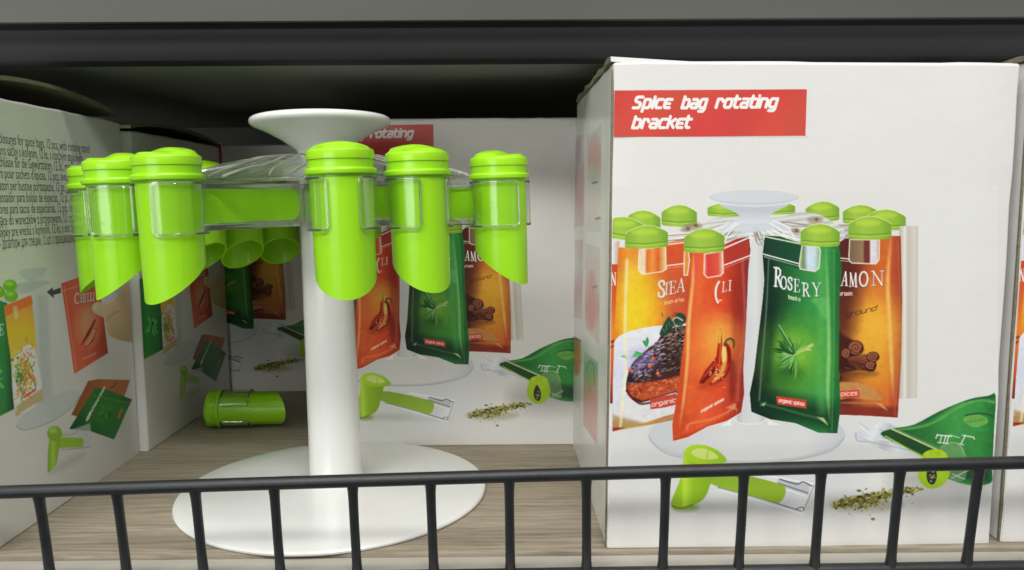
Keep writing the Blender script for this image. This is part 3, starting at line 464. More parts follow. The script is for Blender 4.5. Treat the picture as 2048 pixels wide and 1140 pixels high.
    k.poly(sp([(1736, 866), (1770, 846), (1800, 858), (1860, 896), (1850, 914), (1780, 904), (1728, 880)], 3, True), (206, 208, 208), .9, 3)
    k.poly(sp([(1710, 866), (1726, 862), (1752, 848), (1772, 846), (1800, 858), (1840, 884), (1856, 904), (1800, 908), (1762, 898), (1756, 888), (1724, 884), (1712, 878)], 3, True), grad((1715, 850), (1830, 905), [(0, (196, 200, 202)), (.3, (226, 228, 228)), (.5, (186, 190, 190)), (.75, (222, 224, 224)), (1, (206, 208, 204))]), .95, 2)
    for i in range(10): x = R.uniform(1715, 1800); y = 848 + (x - 1715) * .35 + R.uniform(-6, 24); k.line([(x, y), (x + R.uniform(14, 40), y + R.uniform(4, 18))], R.uniform(1, 2.5), [(236, 238, 238), (170, 172, 172), (190, 192, 192)][i % 3], .8, 1)
    k.line(sp([(1712, 868), (1716, 882), (1740, 884), (1780, 894)]), 3, (176, 178, 178), .8, 2)
    hb = sp([(1762, 869), (1785, 858), (1830, 850), (1880, 824), (1940, 800), (1980, 793), (1995, 792), (1992, 860), (1988, 940), (1985, 968), (1940, 972), (1880, 950), (1850, 915), (1800, 890)], 3, True)
    k.poly(hb, grad((1790, 0), (1995, 0), [(0, (34, 84, 42)), (.3, (46, 116, 54)), (.6, (66, 150, 70)), (.85, (58, 140, 64)), (1, (40, 108, 52))])); k.within(hb); k.line(sp([(1800, 860), (1860, 850), (1920, 816), (1960, 802), (1992, 806)]), 5, (104, 176, 84), .7, 4); k.line(sp([(1810, 850), (1860, 838), (1920, 806), (1990, 794)]), 5, (26, 76, 38), .6, 3)
    k.poly(sp([(1930, 838), (1950, 830), (1975, 836), (1978, 848), (1955, 856), (1936, 850)], 3, True), (104, 168, 76)); k.line([(1934, 846), (1976, 840)], 1.4, (70, 130, 56))
    for i in range(4): k.line([(1942 + i * 8, 845 - i), (1948 + i * 8, 836)], 1.2, (70, 130, 56), .8)
    k.line(sp([(1934, 832), (1965, 828), (1990, 834)]), 3, (24, 70, 40), .8, 2); k.poly([(1900, 920), (1988, 930), (1985, 970), (1900, 960)], (30, 60, 40), .8, 16)
    k.within(); k.poly([(1766, 870), (1788, 862), (1880, 906), (1862, 914), (1846, 908)], (40, 74, 40)); k.line([(1784, 858), (1880, 902)], 3.2, (196, 206, 150)); k.line([(1790, 857), (1886, 900)], 1.5, (120, 150, 90)); k.line([(1772, 873), (1846, 914)], 2.6, (160, 196, 70))
    for q in ([(1878, 870), (1874, 877)], [(1876, 871), (1896, 873)], [(1886, 872), (1882, 886)], [(1894, 873), (1890, 887)], [(1900, 873), (1896, 887)], [(1878, 886), (1886, 887)], [(1888, 888), (1900, 888)], [(1896, 873), (1906, 874)]): k.line(q, 2, (236, 240, 230), .95)
    for q in ([(1934, 872), (1924, 890)], [(1928, 872), (1950, 876)], [(1920, 889), (1930, 891)], [(1950, 876), (1952, 880)]): k.line(q, 2, (236, 240, 230), .95)
    k.line([(1902, 871), (1922, 877)], 2, (196, 216, 180), .8)
    k.poly(sp([(1880, 904), (1900, 888), (1922, 888), (1934, 912), (1934, 960), (1900, 958)], 3, True), (130, 160, 110), .55, 2); k.line(sp([(1884, 896), (1906, 886), (1922, 892), (1934, 914)]), 1.2, (206, 220, 180), .7)
    k.poly(sp([(1846, 912), (1862, 901), (1884, 901), (1898, 914), (1902, 946), (1890, 970), (1866, 979), (1846, 970), (1836, 945)], 3, True), grad((0, 900), (0, 980), [(0, (176, 206, 44)), (1, (142, 176, 40))])); k.poly(sp([(1857, 940), (1866, 925), (1874, 940), (1876, 956), (1870, 970), (1860, 968), (1855, 955)], 3, True), (50, 52, 40)); flakes(k, [(1864, 960, 8), (1868, 950, 8)], 16, 4, [(180, 180, 110), (90, 96, 50), (220, 220, 200)], 2.6)
    k.line([(1908, 950), (1932, 960)], 2, (170, 180, 160)); k.line([(1906, 958), (1940, 942)], 2, (170, 180, 160))
    k.ell(1735, 1010, 74, 14, (150, 146, 110), .5, 14)
    fc = [(138, 134, 58), (112, 106, 48), (168, 162, 88), (86, 78, 40), (188, 182, 120), (124, 128, 54), (64, 58, 34)]
    flakes(k, [(1672, 1010, 7), (1690, 1004, 10), (1716, 1002, 16), (1745, 1000, 15), (1770, 992, 11), (1800, 984, 9), (1840, 980, 3)], 560, 8, fc, 5.2); flakes(k, [(1670, 1012, 16), (1740, 1010, 30), (1830, 985, 20)], 46, 10, fc, 2.6); k.ell(1747, 1039, 4.5, 3, (130, 130, 60)); k.grain(.03, 8, hb)
    return k

def paint_side():
    """the carton's side print: listing in ten languages, stand, hand with a sachet, packets and scoop"""
    k = Ink(-150, 520, 292, 985, 1.25, (176, 173, 163)); R = k.rng
    G = (128, 158, 48)
    k.poly(sp([(66, 540), (88, 540), (92, 810), (58, 830)], 1), (168, 168, 160), .8, 10); k.poly([(74, 590), (96, 590), (104, 806), (84, 810)], (150, 152, 146), .6, 8)
    k.poly(sp([(34, 845), (60, 815), (110, 788), (150, 782), (160, 792), (140, 818), (96, 846), (50, 860), (36, 858)], 3, True), (160, 162, 158), .8, 3); k.line(sp([(32, 852), (50, 860), (96, 846), (140, 818), (162, 790)]), 1.6, (128, 128, 122), .8)
    k.poly(sp([(36, 544), (62, 536), (96, 536), (74, 560), (56, 562)], 2, True), (158, 160, 156), .9, 2); k.poly(sp([(24, 580), (40, 566), (80, 562), (102, 564), (80, 574), (50, 588)], 2, True), (150, 152, 146), .8, 3)
    # green bag and pasta bag
    k.poly(sp([(-95, 640), (-4, 600), (14, 606), (20, 700), (28, 818), (-40, 852), (-100, 880)], 1), grad((-100, 0), (28, 0), [(0, (30, 84, 40)), (.5, (54, 130, 60)), (.85, (44, 110, 54)), (1, (24, 60, 34))])); serif(k, [('L', -10, 634, 24, .6, -.3, 0), ('E', -3, 672, 22, .7, -.3, 0)], (206, 210, 196))
    leafs(k, -20, 760, 24, 10, 36, 9, [(60, 150, 70), (30, 90, 50), (90, 170, 80)], 0, 360)
    pas = [(8, 612), (62, 590), (68, 640), (76, 740), (84, 800), (32, 832), (28, 760), (16, 680)]
    k.poly(pas, grad((0, 590), (0, 830), [(0, (206, 110, 50)), (.16, (212, 140, 50)), (.3, (206, 158, 46)), (.55, (202, 160, 60)), (1, (196, 150, 80))])); k.poly([(8, 612), (62, 590), (66, 608), (12, 632)], (202, 96, 46), .9)
    k.poly(sp([(24, 740), (40, 700), (64, 690), (74, 720), (82, 796), (34, 826)], 3, True), (196, 196, 186)); k.poly([(32, 812), (84, 776), (84, 800), (32, 832)], (150, 130, 84), .8, 6)
    for i in range(170): x, y = 50 + R.normal(0, 9), 740 + R.normal(0, 22); k.line(sp([(x, y), (x + R.uniform(-4, 4), y + 6), (x + R.uniform(-8, 8), y + R.uniform(8, 18))], 3), 2.2, [(206, 130, 60), (196, 90, 50), (216, 170, 80), (110, 130, 60), (220, 190, 120), (80, 100, 50)][i % 6], .85)
    for i in range(40): k.ell(34 + R.normal(0, 5), 744 + R.normal(0, 16), 3, 3, [(70, 110, 60), (100, 140, 80), (170, 170, 120)][i % 3], .9)
    k.poly([(48, 792), (72, 776), (72, 781), (48, 797)], (190, 70, 50)); k.line([(30, 616), (32, 634)], 9, (206, 180, 130), .6, 3)
    for cx, cy in ((20, 571), (22, 592), (-4, 584)): k.ell(cx, cy, 14, 12, (100, 150, 44)); k.ell(cx - 2, cy - 4, 8, 5, (140, 186, 66), .7, 5)
    # arrow, hand, chilli sachet
    k.poly([(93, 584), (106, 574), (105, 581), (121, 575), (122, 586), (107, 590), (108, 597)], (60, 62, 62))
    hand = sp([(184, 612), (196, 603), (214, 608), (236, 592), (262, 560), (292, 566), (292, 690), (262, 684), (238, 680), (216, 668), (212, 640), (196, 630), (186, 624)], 3, True)
    k.poly([(124, 566), (146, 560), (150, 572), (130, 580)], (168, 170, 164), .8, 2)
    k.poly([(122, 567), (170, 550), (196, 560), (208, 640), (216, 706), (148, 748), (136, 660)], grad((122, 0), (216, 0), [(0, (172, 70, 52)), (.3, (184, 88, 62)), (.7, (178, 80, 56)), (1, (140, 52, 40))])); k.line([(124, 582), (196, 560)], 1.5, (206, 150, 130), .8); k.line([(128, 572), (152, 740)], 2.5, (206, 120, 90), .7, 2)
    k.ell(176, 650, 20, 40, (206, 150, 110), .7, 24); k.line(sp([(163, 690), (176, 668), (190, 640)]), 7, (130, 40, 34), 1, 2, (.3, 1, .4)); k.line(sp([(170, 694), (184, 680), (192, 656)]), 6, (150, 50, 40), 1, 2, (.3, 1, .4)); k.line(sp([(173, 690), (184, 676), (190, 660)]), 2.5, (220, 180, 140), .8, 1)
    serif(k, [('C', 149, 608, 21, .6, -.1, 0), ('H', 161, 605, 16, .55, -.1, 0), ('I', 169, 604, 16, .5, -.1, 0), ('L', 174, 603, 16, .6, -.1, 0), ('L', 180, 602, 16, .6, -.1, 0), ('I', 186, 602, 16, .5, -.1, 0)], (224, 206, 190), (120, 50, 40)); k.line([(166, 718), (192, 706)], 1.6, (220, 180, 160), .8)
    k.poly(hand, grad((190, 600), (280, 680), [(0, (190, 164, 132)), (.5, (172, 146, 110)), (1, (140, 118, 84))])); k.line(sp([(212, 642), (222, 630), (240, 622)]), 2, (120, 96, 70), .6, 2); k.ell(190, 614, 5, 7, (204, 182, 154), .8, 3)
    # packets
    k.poly([(176, 762), (196, 758), (260, 760), (246, 800), (160, 834), (142, 830)], grad((150, 0), (260, 0), [(0, (120, 64, 42)), (.6, (160, 96, 56)), (1, (140, 84, 50))])); k.line(sp([(232, 764), (228, 772), (220, 776)]), 3, (96, 56, 40), .8, 1)
    k.poly([(190, 775), (212, 778), (264, 799), (228, 879), (180, 862), (138, 858)], grad((150, 860), (260, 790), [(0, (26, 62, 36)), (.4, (44, 96, 48)), (.8, (48, 104, 52)), (1, (30, 70, 40))])); k.line([(184, 790), (256, 806)], 2, (90, 130, 80), .6, 2)
    for i in range(8): a = R.uniform(0, 6); k.ell(212 + 10 * math.cos(a), 822 + 9 * math.sin(a), 6, 4, [(34, 78, 40), (60, 110, 56)][i % 2], .9, 2, a)
    for j, ch in enumerate('OREGANO'): serif(k, [(ch, 170 + j * 5.2, 846 - j * 9.5, 11 if j else 15, .7, -1.2, .35)], (196, 206, 180))
    k.line([(236, 836), (243, 820)], 4, (190, 90, 60), .9)
    # scoop
    k.poly([(120, 868), (180, 846), (184, 892), (124, 900)], (166, 168, 162), .7, 3); k.line(sp([(122, 870), (148, 868), (158, 858), (182, 862)]), 1.8, (130, 132, 128), .8); k.line([(122, 900), (180, 894)], 1.6, (120, 122, 118), .8); k.ell(134, 926, 40, 8, (150, 148, 138), .7, 14, -.5)
    k.poly([(116, 874), (165, 876), (168, 882), (165, 894), (116, 896)], G); k.poly(sp([(99, 872), (120, 874), (116, 910), (112, 930), (98, 944), (95, 940)], 2, True), grad((96, 0), (120, 0), [(0, (110, 142, 40)), (.4, (142, 172, 60)), (1, (106, 138, 40))])); k.ell(109, 867, 15, 15, (116, 150, 44)); k.ell(106, 861, 8, 6, (146, 178, 74), .8, 5)
    return k

def paint_collage():
    """six small photographs printed on the narrow side"""
    k = Ink(1146, 250, 1212, 900, 1.1, (168, 168, 162)); R = k.rng
    def pan(x0, x1, ya, yb, yc, yd, cols): k.poly([(x0, ya), (x1, yb), (x1, yc), (x0, yd)], grad((0, ya), (0, yd), [(i / (len(cols) - 1), c) for i, c in enumerate(cols)]))
    rd, pk, gy, gn = (152, 118, 112), (158, 140, 134), (154, 154, 148), (122, 142, 110)
    pan(1152, 1171, 285, 266, 452, 455, [gy, (146, 130, 126), rd, pk]); pan(1177, 1201, 272, 248, 466, 462, [gy, rd, gy, (170, 160, 150), gy])
    pan(1151, 1170, 478, 480, 640, 632, [pk, gy, rd, pk]); pan(1175, 1200, 486, 495, 690, 655, [gy, pk, gy, rd, pk])
    pan(1150, 1168, 668, 680, 822, 800, [(110, 60, 50), pk, gy, gy]); pan(1173, 1198, 700, 725, 890, 850, [gy, (100, 130, 110), rd, rd, (160, 120, 112)])
    k.ell(1190, 300, 9, 34, (158, 108, 102), .5, 6); k.ell(1189, 345, 6, 22, gn, .5, 5); k.ell(1161, 300, 5, 30, (140, 120, 120), .8, 6); k.ell(1184, 752, 6, 34, (100, 116, 84), .6, 5); k.line(sp([(1178, 740), (1182, 724), (1190, 730), (1192, 770)]), 3, (90, 110, 70)); k.ell(1186, 820, 9, 40, (160, 108, 98), .6, 8); k.ell(1186, 600, 9, 60, (160, 90, 84), .8, 10); k.ell(1161, 720, 7, 30, (150, 60, 44), .8, 8)
    for x, y in ((1190, 366), (1191, 575), (1196, 438)): k.line([(x - 3, y), (x + 3, y - 2)], 5, (80, 80, 78), .9)
    return k
# ------------------------------------------------------------------ the shelf
fl = struct(boxes('shelf_floor', [(-.75, .75, .3795, .93, -.018, 0)], M['wood'], None, .0008))
lipo = struct(boxes('shelf_edge', [(-.75, .75, .340, .3790, -.03, -.0015)], M['lip'], None, .0015))
struct(boxes('back_panel', [(-.75, .75, .93, .94, -.018, .32)], M['under']))
us = struct(boxes('upper_shelf', [(-.75, .75, .476, .93, .2575, .2755)], M['under'], None, .001))
v, f = [], []
prof = [(y + .03, .173 + (z - .173) * 1.0698) for y, z in [(.4455, .2462), (.4325, .2462), (.4310, .2465), (.4305, .2472), (.4305, .2535), (.4309, .2545), (.4309, .2580), (.4304, .2590), (.4304, .2622), (.4311, .2632), (.4311, .2652), (.4292, .2662), (.4292, .269), (.4455, .2690)]]
n = len(prof)
for x in (-.75, .75): v += [(x, y, z) for y, z in prof]
f = [(i, (i + 1) % n, (i + 1) % n + n, i + n) for i in range(n)] + [tuple(range(n)), tuple(range(2 * n - 1, n - 1, -1))]
sharp(mk('shelf_front_channel', v, f, M['shelfmetal'], us), 50)
v = []; prof = [(y + .03, .173 + (z - .173) * 1.0698) for y, z in [(.4290, .2656), (.4265, .2660), (.4215, .31), (.4245, .31)]]
for x in (-.75, .75): v += [(x, y, z) for y, z in prof]
mk('ticket_strip', v, [(0, 1, 5, 4), (1, 2, 6, 5), (2, 3, 7, 6), (3, 0, 4, 7), (0, 3, 2, 1), (4, 5, 6, 7)], M['ticket'], us, False)
# ------------------------------------------------------------------ wire guard along the shelf edge
fr = tag(empty('wire_guard', (0, .3568, 0)), 'charcoal wire guard rail with upright bars along the shelf edge', 'guard rail')
ty = -.0048; tz = lambda x: .0484 + .0207 * x - .012 * x * x; bz = lambda x: -.001 + .006 * x
xs = np.linspace(-.62, .66, 40)
tubes('rail', [[(x, ty, tz(x)) for x in xs]], .0030, M['fence'], fr, 16)
tubes('rail', [[(x, .0002, bz(x)) for x in xs]], .0031, M['fence'], fr, 16)
rnd = random.Random(4)
for i in range(-9, 23):
    x = -.2131 + .03558 * i; j = rnd.uniform(-.0006, .0006)
    zt_, zb_ = tz(x) - .0010, bz(x) + .001; ks = [0, .05, .09, .14, .3, .5, .7, .88, .94, 1]
    b_ = bmesh.new(); bmesh.ops.create_icosphere(b_, subdivisions=2, radius=.0021)
    for w_ in b_.verts: w_.co = Vector((w_.co.x * 1.25 + x + j, w_.co.y + ty + .0012, w_.co.z * .8 + tz(x) - .0030)) + Vector((rnd.uniform(-1, 1), rnd.uniform(-1, 1), rnd.uniform(-1, 1))) * .0002
    mw_ = bpy.data.meshes.new('weld_bead'); b_.to_mesh(mw_); b_.free(); link('weld_bead', mw_, M['fence'], fr)
    tubes('upright_bar', [[(x + j * (1 - t) + .0001 * math.sin(i * 7 + t * 4), ty * (1 - t) + .0002 * t, zt_ + (zb_ - zt_) * t) for t in ks]], [.0027, .0026, .0024, .0023, .0022, .0022, .0022, .0023, .0025, .0027], M['fence'], fr, 12)
# ------------------------------------------------------------------ cartons
W_, D_ = .193, .166
def ray_xy(px, py):
    d = np.array(AF)[None, None] + np.array(AX)[None, None] * ((px - 1024) / FPX)[..., None] - np.array(AU)[None, None] * ((py - 570) / FPX)[..., None]
    return d
def sheet_mesh(name, ink, axis, at, inv, wall):
    """print sheet on a carton wall: real size and place on that wall, in the carton's own frame"""
    d = ray_xy(ink.X, ink.Y); t = at / d[..., axis]; P = d * t[..., None] + np.array((0, 0, EYE)); I = np.array(inv); P = P @ I[:3, :3].T + I[:3, 3]; P[..., axis] = wall
    nx, ny = ink.nx, ink.ny; me = bpy.data.meshes.new(name)
    me.vertices.add(nx * ny); me.vertices.foreach_set('co', P.reshape(-1).astype(np.float32))
    i = (np.arange(ny - 1)[:, None] * nx + np.arange(nx - 1)[None]).reshape(-1)
    q = np.stack([i, i + nx, i + nx + 1, i + 1], -1).reshape(-1).astype(np.int32)
    m = len(i); me.loops.add(m * 4); me.loops.foreach_set('vertex_index', q); me.polygons.add(m)
    me.polygons.foreach_set('loop_start', (np.arange(m) * 4).astype(np.int32)); me.update(calc_edges=True); me.validate()
    c = lin(np.clip(ink.C, 0, 255)) / lin(ink.paper) * PAPER
    c = np.concatenate([np.clip(c, 0, .92), np.ones(c.shape[:2] + (1,))], -1)
    ca = me.color_attributes.new('ink', 'FLOAT_COLOR', 'POINT'); ca.data.foreach_set('color', c.reshape(-1).astype(np.float32))
    me.materials.append(M['ink']); return me
def carton(x0, y0, h, label, bulge=0., lift=0., rz=0., ragged=False, seed=1):
    o = empty('carton', (x0 + W_ / 2, y0 + D_ / 2, 0)); tag(o, label, 'box', 'cartons of the same product on the shelf'); a, b, r, t = W_ / 2, D_ / 2, .0016, .0026
    rw = random.Random(seed * 13); NSD = 14
    jit = [rw.uniform(-1, 1) for _ in range(4 * (5 + NSD))]
    def ring(k, z, wear=0.):
        p = []
        cs = ((a, b, 0), (-a, b, 90), (-a, -b, 180), (a, -b, 270))
        for c_, (cx, cy, s) in enumerate(cs):
            for i in range(5):
                q = R_(s + i * 22.5); rr = max(r - k, .0001); sx, sy = (1 if cx > 0 else -1), (1 if cy > 0 else -1); e = k if k > r else r
                p.append((cx - sx * e + rr * math.cos(q), cy - sy * e + rr * math.sin(q), z - wear * .0009 * abs(jit[c_])))
            nx_, ny_, s2 = cs[(c_ + 1) % 4]; q = R_(s2); sx, sy = (1 if nx_ > 0 else -1), (1 if ny_ > 0 else -1); e = k if k > r else r
            A_ = Vector(p[-1]); rr = max(r - k, .0001); B_ = Vector((nx_ - sx * e + rr * math.cos(q), ny_ - sy * e + rr * math.sin(q), z))
            for i in range(1, NSD): t = i / NSD; w_ = A_.lerp(B_, t); p.append((w_.x, w_.y, z + wear * .00035 * jit[c_ * NSD + i]))
        return p
    hs = [h * t for t in (.08, .16, .25, .34, .43, .52, .61, .7, .79, .88, .95)]
    lv = [(.0006, 0, 0), (0, .0007, 0)] + [(0, z + rw.uniform(-.004, .004), 0) for z in hs] + [(0, h - .0016, .5), (.0003, h - .0007, 1), (.0010, h - .0002, 1), (t - .0004, h, 1), (t, h - .0005, 1), (t, .004, 0)]
    v, f = [], []
    for k, z, w in lv: v += ring(k, z, w)
    n = 4 * (5 + NSD - 1)
    for j in range(2, 13):                       # slightly crushed upright edges
        for c_ in range(4):
            d_ = rw.uniform(0, .00035)
            for i in range(5): q = j * n + c_ * (5 + NSD - 1) + i; x_, y_, z_ = v[q]; v[q] = (x_ - math.copysign(d_, x_), y_ - math.copysign(d_, y_), z_)
    for j in range(len(lv) - 1): f += [(j * n + i, j * n + (i + 1) % n, (j + 1) * n + (i + 1) % n, (j + 1) * n + i) for i in range(n)]
    f += [tuple(range(n - 1, -1, -1)), tuple((len(lv) - 1) * n + i for i in range(n))]
    me = sharp(mk('carton_wall', v, f, M['paper'], o), 14)
    # top flap: bulged or flat board with a raw edge
    rg = random.Random(seed); ny, nx = 22, 5; v, f = [], []
    for s in (0, 1):
        for j in range(ny + 1):
            tt = j / ny
            for i in range(nx + 1):
                u = i / nx; zz = (h + .0003 if lift else h - .0021) + lift + bulge * math.sin(math.pi * min(1, tt * 1.02)) ** .8 + (.0022 if s else 0)
                x = -a + (.0005 if lift or ragged else .0028) + u * (W_ - (.001 if lift else .0034 if ragged else .0056)); y = -b + (.0012 if lift else .0028) + tt * (D_ - (.0024 if lift else .0056))
                if ragged and i == 0: x -= .0012 + .0006 * math.sin(tt * 23) + rg.uniform(0, .0004); zz += (.0006 * math.sin(tt * 31) + rg.uniform(-.0003, .0003)) if s else -.0002; zz += .0023
                v.append((x, y, zz))
    A = (ny + 1) * (nx + 1)
    for j in range(ny):
        for i in range(nx):
            q = j * (nx + 1) + i; f += [(q, q + 1, q + nx + 2, q + nx + 1), (A + q, A + q + nx + 1, A + q + nx + 2, A + q + 1)]
    for j in range(ny):
        for i in (0, nx): q = j * (nx + 1) + i; f.append((q, q + nx + 1, A + q + nx + 1, A + q))
    for i in range(nx):
        for j in (0, ny): q = j * (nx + 1) + i; f.append((q, q + 1, A + q + 1, A + q))
    fl = mk('top_flap', v, f, M['paper'], o); fl.data.materials.append(M['kraft'])
    for p in fl.data.polygons:
        if abs(p.normal.x) > .5 or (p.normal.z < -.5): p.material_index = 1
    sharp(fl, 30)
    o.rotation_euler.z = R_(rz); return o
main = carton(.0485, .3815, .2374, 'big white spice bracket carton with its whole front in plain view', 0, 0, 0, True, 3)
nxt = carton(.2470, .3843, .2374, 'carton beside the big plain-view carton, on its far side from the white stand', 0, 0, 0, True, 5)
nb = carton(-.1408, .5525, .2285, 'shaded carton standing right behind the white rotating stand', 0, 0, 0, False, 6)
fb = carton(-.3437, .7190, .2235, 'darkest carton deep behind the fallen green dispenser', 0, 0, 0, False, 7)
b1 = carton(-.257 - W_, .3774, .2268, 'carton with lines of black small print and a bulging lid', .0075, .0032, 0, False, 8)
b2 = carton(-.251 - W_, .5447, .2215, 'dim carton behind the carton with small print, bulging lid', .006, .0008, 0, False, 9)
for k_, n_ in ((main, 'raw_edge'), (nxt, 'raw_edge')):
    boxes(n_, [(-W_ / 2 - .0006, -W_ / 2 + .001, -D_ / 2 + .0010, -D_ / 2 + .0026, .001, .2335)], M['kraft'], k_, .0002)
def spin(o, deg, lean=0.):
    piv = Vector((o.location.x - W_ / 2, o.location.y - D_ / 2, 0)); o.matrix_world = Matrix.Translation(piv) @ Matrix.Rotation(R_(deg), 4, 'Z') @ Matrix.Rotation(R_(lean), 4, 'Y') @ Matrix.Translation(-piv) @ Matrix.Translation(o.location); return o.matrix_world.copy()
mi = spin(main, .9, .45).inverted(); spin(nxt, .2, .45); bi = Matrix.Translation(-b1.location)
k = paint_front(); k.paper = (222, 220, 212); pic = sheet_mesh('printed_picture', k, 1, .3830, mi, -D_ / 2 - .00007)
k = paint_title(); k.paper = (222, 220, 212); ttl = sheet_mesh('printed_title', k, 1, .3822, mi, -D_ / 2 - .00010)
k = paint_collage(); k.paper = (168, 168, 162); cg = sheet_mesh('printed_photographs', k, 0, .0490, mi, -W_ / 2 - .00007)
k = paint_side(); k.paper = (176, 173, 163); sd = sheet_mesh('printed_side_picture', k, 0, -.257, bi, W_ / 2 + .00007)
def clipw(me, ax, lo, hi):
    """keep the sheet inside its wall"""
    n = len(me.vertices); c = np.empty(n * 3, np.float32); me.vertices.foreach_get('co', c); c = c.reshape(-1, 3); c[:, ax] = np.clip(c[:, ax], lo, hi); me.vertices.foreach_set('co', c.reshape(-1)); me.update()
clipw(pic, 0, -W_ / 2 + .0006, W_ / 2 - .0006); clipw(ttl, 0, -W_ / 2 + .0006, W_ / 2); clipw(sd, 1, -D_ / 2 + .0008, D_ / 2 - .0008)
for o in (main, nxt, nb, fb):
    link('printed_picture', pic, None, o, False); link('printed_title', ttl, None, o, False)
for o in (main, nxt): link('printed_photographs', cg, None, o, False)
for o in (b1, b2): link('printed_side_picture', sd, None, o, False)
LINES = ['closures for spice bags, 12 pcs, with rotating stand', 'pro sáčky s kořením, 12 ks, s otočným stojánkem', 'chlüsse für die Gewürztüten, 12 St., mit Drehständer', 'rs pour sachets d\'épices, 12 pcs, avec support', 'atori per bustine portaspezie, 12 pz, con supporto',
         'ensador para bolsas de especias, 12 pz, con soporte', 'ores para sacos de especiarias, 12 pcs, com suporte', 'jące do woreczków z przyprawami, 12 szt, ze stojakiem', 'sypky pre vrecká s korením, 12 ks, s otočným', '– дозаторы для специй, 12 шт, с вращающейся']
LZ = [.2050, .1990, .1931, .1873, .1812, .1751, .1692, .1634, .1575, .1515]
tms = []
for i, s in enumerate(LINES):
    cu = bpy.data.curves.new('printed_text_line', 'FONT'); cu.body = s; cu.size = .0061; cu.resolution_u = 2; cu.offset = 0
    to = bpy.data.objects.new('t', cu); COL.objects.link(to); dg = bpy.context.evaluated_depsgraph_get(); dg.update()
    me = bpy.data.meshes.new_from_object(to.evaluated_get(dg)); bpy.data.objects.remove(to)
    c = np.empty(len(me.vertices) * 3, np.float32); me.vertices.foreach_get('co', c); c = c.reshape(-1, 3); ww = c[:, 0].max()
    L = .0885 * len(s) / 52; y0 = .4125 - .00065 * i
    o_ = np.empty_like(c); o_[:, 0] = W_ / 2 + .00008; o_[:, 1] = y0 + c[:, 0] * L / ww - b1.location.y; o_[:, 2] = LZ[i] - .0014 + c[:, 1] * 1.3
    me.vertices.foreach_set('co', o_.reshape(-1)); me.update(); me.materials.clear(); me.materials.append(M['text']); tms.append(me)
for o in (b1, b2):
    for me in tms: link('printed_text_line', me, None, o, False)
# ------------------------------------------------------------------ the white rotating stand
HUB = Vector((-.1105, .480, .1862)); tilt = Matrix.Rotation(R_(-1.3), 4, 'Y')
BASE = Vector((-.1042, .4655, 0))
st = tag(empty('rotating_stand', BASE), 'white plastic rotating stand with round base, post and flared top', 'stand')
lathe('base', [(.001, 0), (.0890, 0), (.0900, .0006), (.0903, .0016), (.0897, .0026), (.088, .0031), (.07, .0037), (.045, .0048), (.024, .0061), (.0165, .0069), (.0155, .0072), (.001, .0072)], M['white'], st, 128, False, 30)
def leanm(o):  # lean the upper structure a touch, as the loaded stand does
    o.matrix_local = Matrix(((1, 0, (HUB.x - BASE.x - .0008) / .19, .0008), (0, 1, .0115 / .19, .0010), (0, 0, 1, 0), (0, 0, 0, 1))); return o
leanm(lathe('post', [(.001, .0062), (.0160, .0062), (.0154, .0080), (.0151, .06), (.0143, .16), (.0140, .2005), (.001, .2005)], M['white'], st, 72))
leanm(lathe('collar', [(.0130, .1862), (.0226, .1862), (.0230, .187), (.0230, .1895), (.0224, .1902), (.0130, .1902)], M['white'], st, 72))
leanm(lathe('flared_top', [(.001, .1995), (.0138, .1995), (.0142, .2015), (.0150, .2026), (.0225, .2080), (.0320, .2134), (.0380, .2157), (.0397, .2168), (.0402, .2182), (.0398, .2198), (.0386, .2206), (.0370, .2204), (.028, .2170), (.012, .2120), (.001, .2115)], M['white'], st, 96, False, 60))
# clear rippled spider that carries the clips
v, f = [], []; NS, NR = 320, 26
for s in (0, 1):
    for j in range(NR):
        t = j / (NR - 1); r = .0150 + (.0885 - .0150) * t
        for i in range(NS):
            th = 2 * math.pi * i / NS; w = math.cos(16 * th - .4 + 2.2 * t); e = math.sin(math.pi * min(1, t * 1.05)) ** .7
            z = .0098 - .0112 * max(0, (t - .28) / .72) ** 1.35 + .0026 * e * w
            v.append((r * math.cos(th), r * math.sin(th), z - (.0018 if s else 0)))
A = NS * NR
for j in range(NR - 1):
    for i in range(NS):
        q = j * NS + i; p = j * NS + (i + 1) % NS
        f += [(q, p, p + NS, q + NS), (A + q, A + q + NS, A + p + NS, A + p)]
for i in range(NS):
    p = (i + 1) % NS; f += [(i, A + i, A + p, p), ((NR - 1) * NS + i, (NR - 1) * NS + p, A + (NR - 1) * NS + p, A + (NR - 1) * NS + i)]
ribs = []
for i in range(16):
    for d in (-.05, .06):
        th0 = 2 * math.pi * i / 16 + d; ribs.append([((.018 + .070 * t) * math.cos(th0 + .30 * t * (1 - t) * (1 if d > 0 else -.4)), (.018 + .070 * t) * math.sin(th0 + .30 * t * (1 - t) * (1 if d > 0 else -.4)), .0122 - .0125 * max(0, (t - .22) / .78) ** 1.3 + .0008 * math.sin(9 * t)) for t in np.linspace(0, 1, 16)])
tubes('spider_highlight_ribs', ribs, .00062, M['ridge'], st, 6).matrix_local = Matrix.Translation(HUB - BASE) @ tilt  # thin whitish tubes imitating highlight streaks along the ripples
sp_o = mk('clear_spider', v, f, M['clearhub'], st); sp_o.matrix_local = Matrix.Translation(HUB - BASE) @ tilt
lathe('clear_sleeve', [(.0158, -.0275), (.0192, -.0275), (.0196, -.0265), (.0196, .0000), (.0185, .0060), (.0158, .0060)], M['clear'], st, 48, True).matrix_local = Matrix.Translation(HUB - BASE) @ tilt
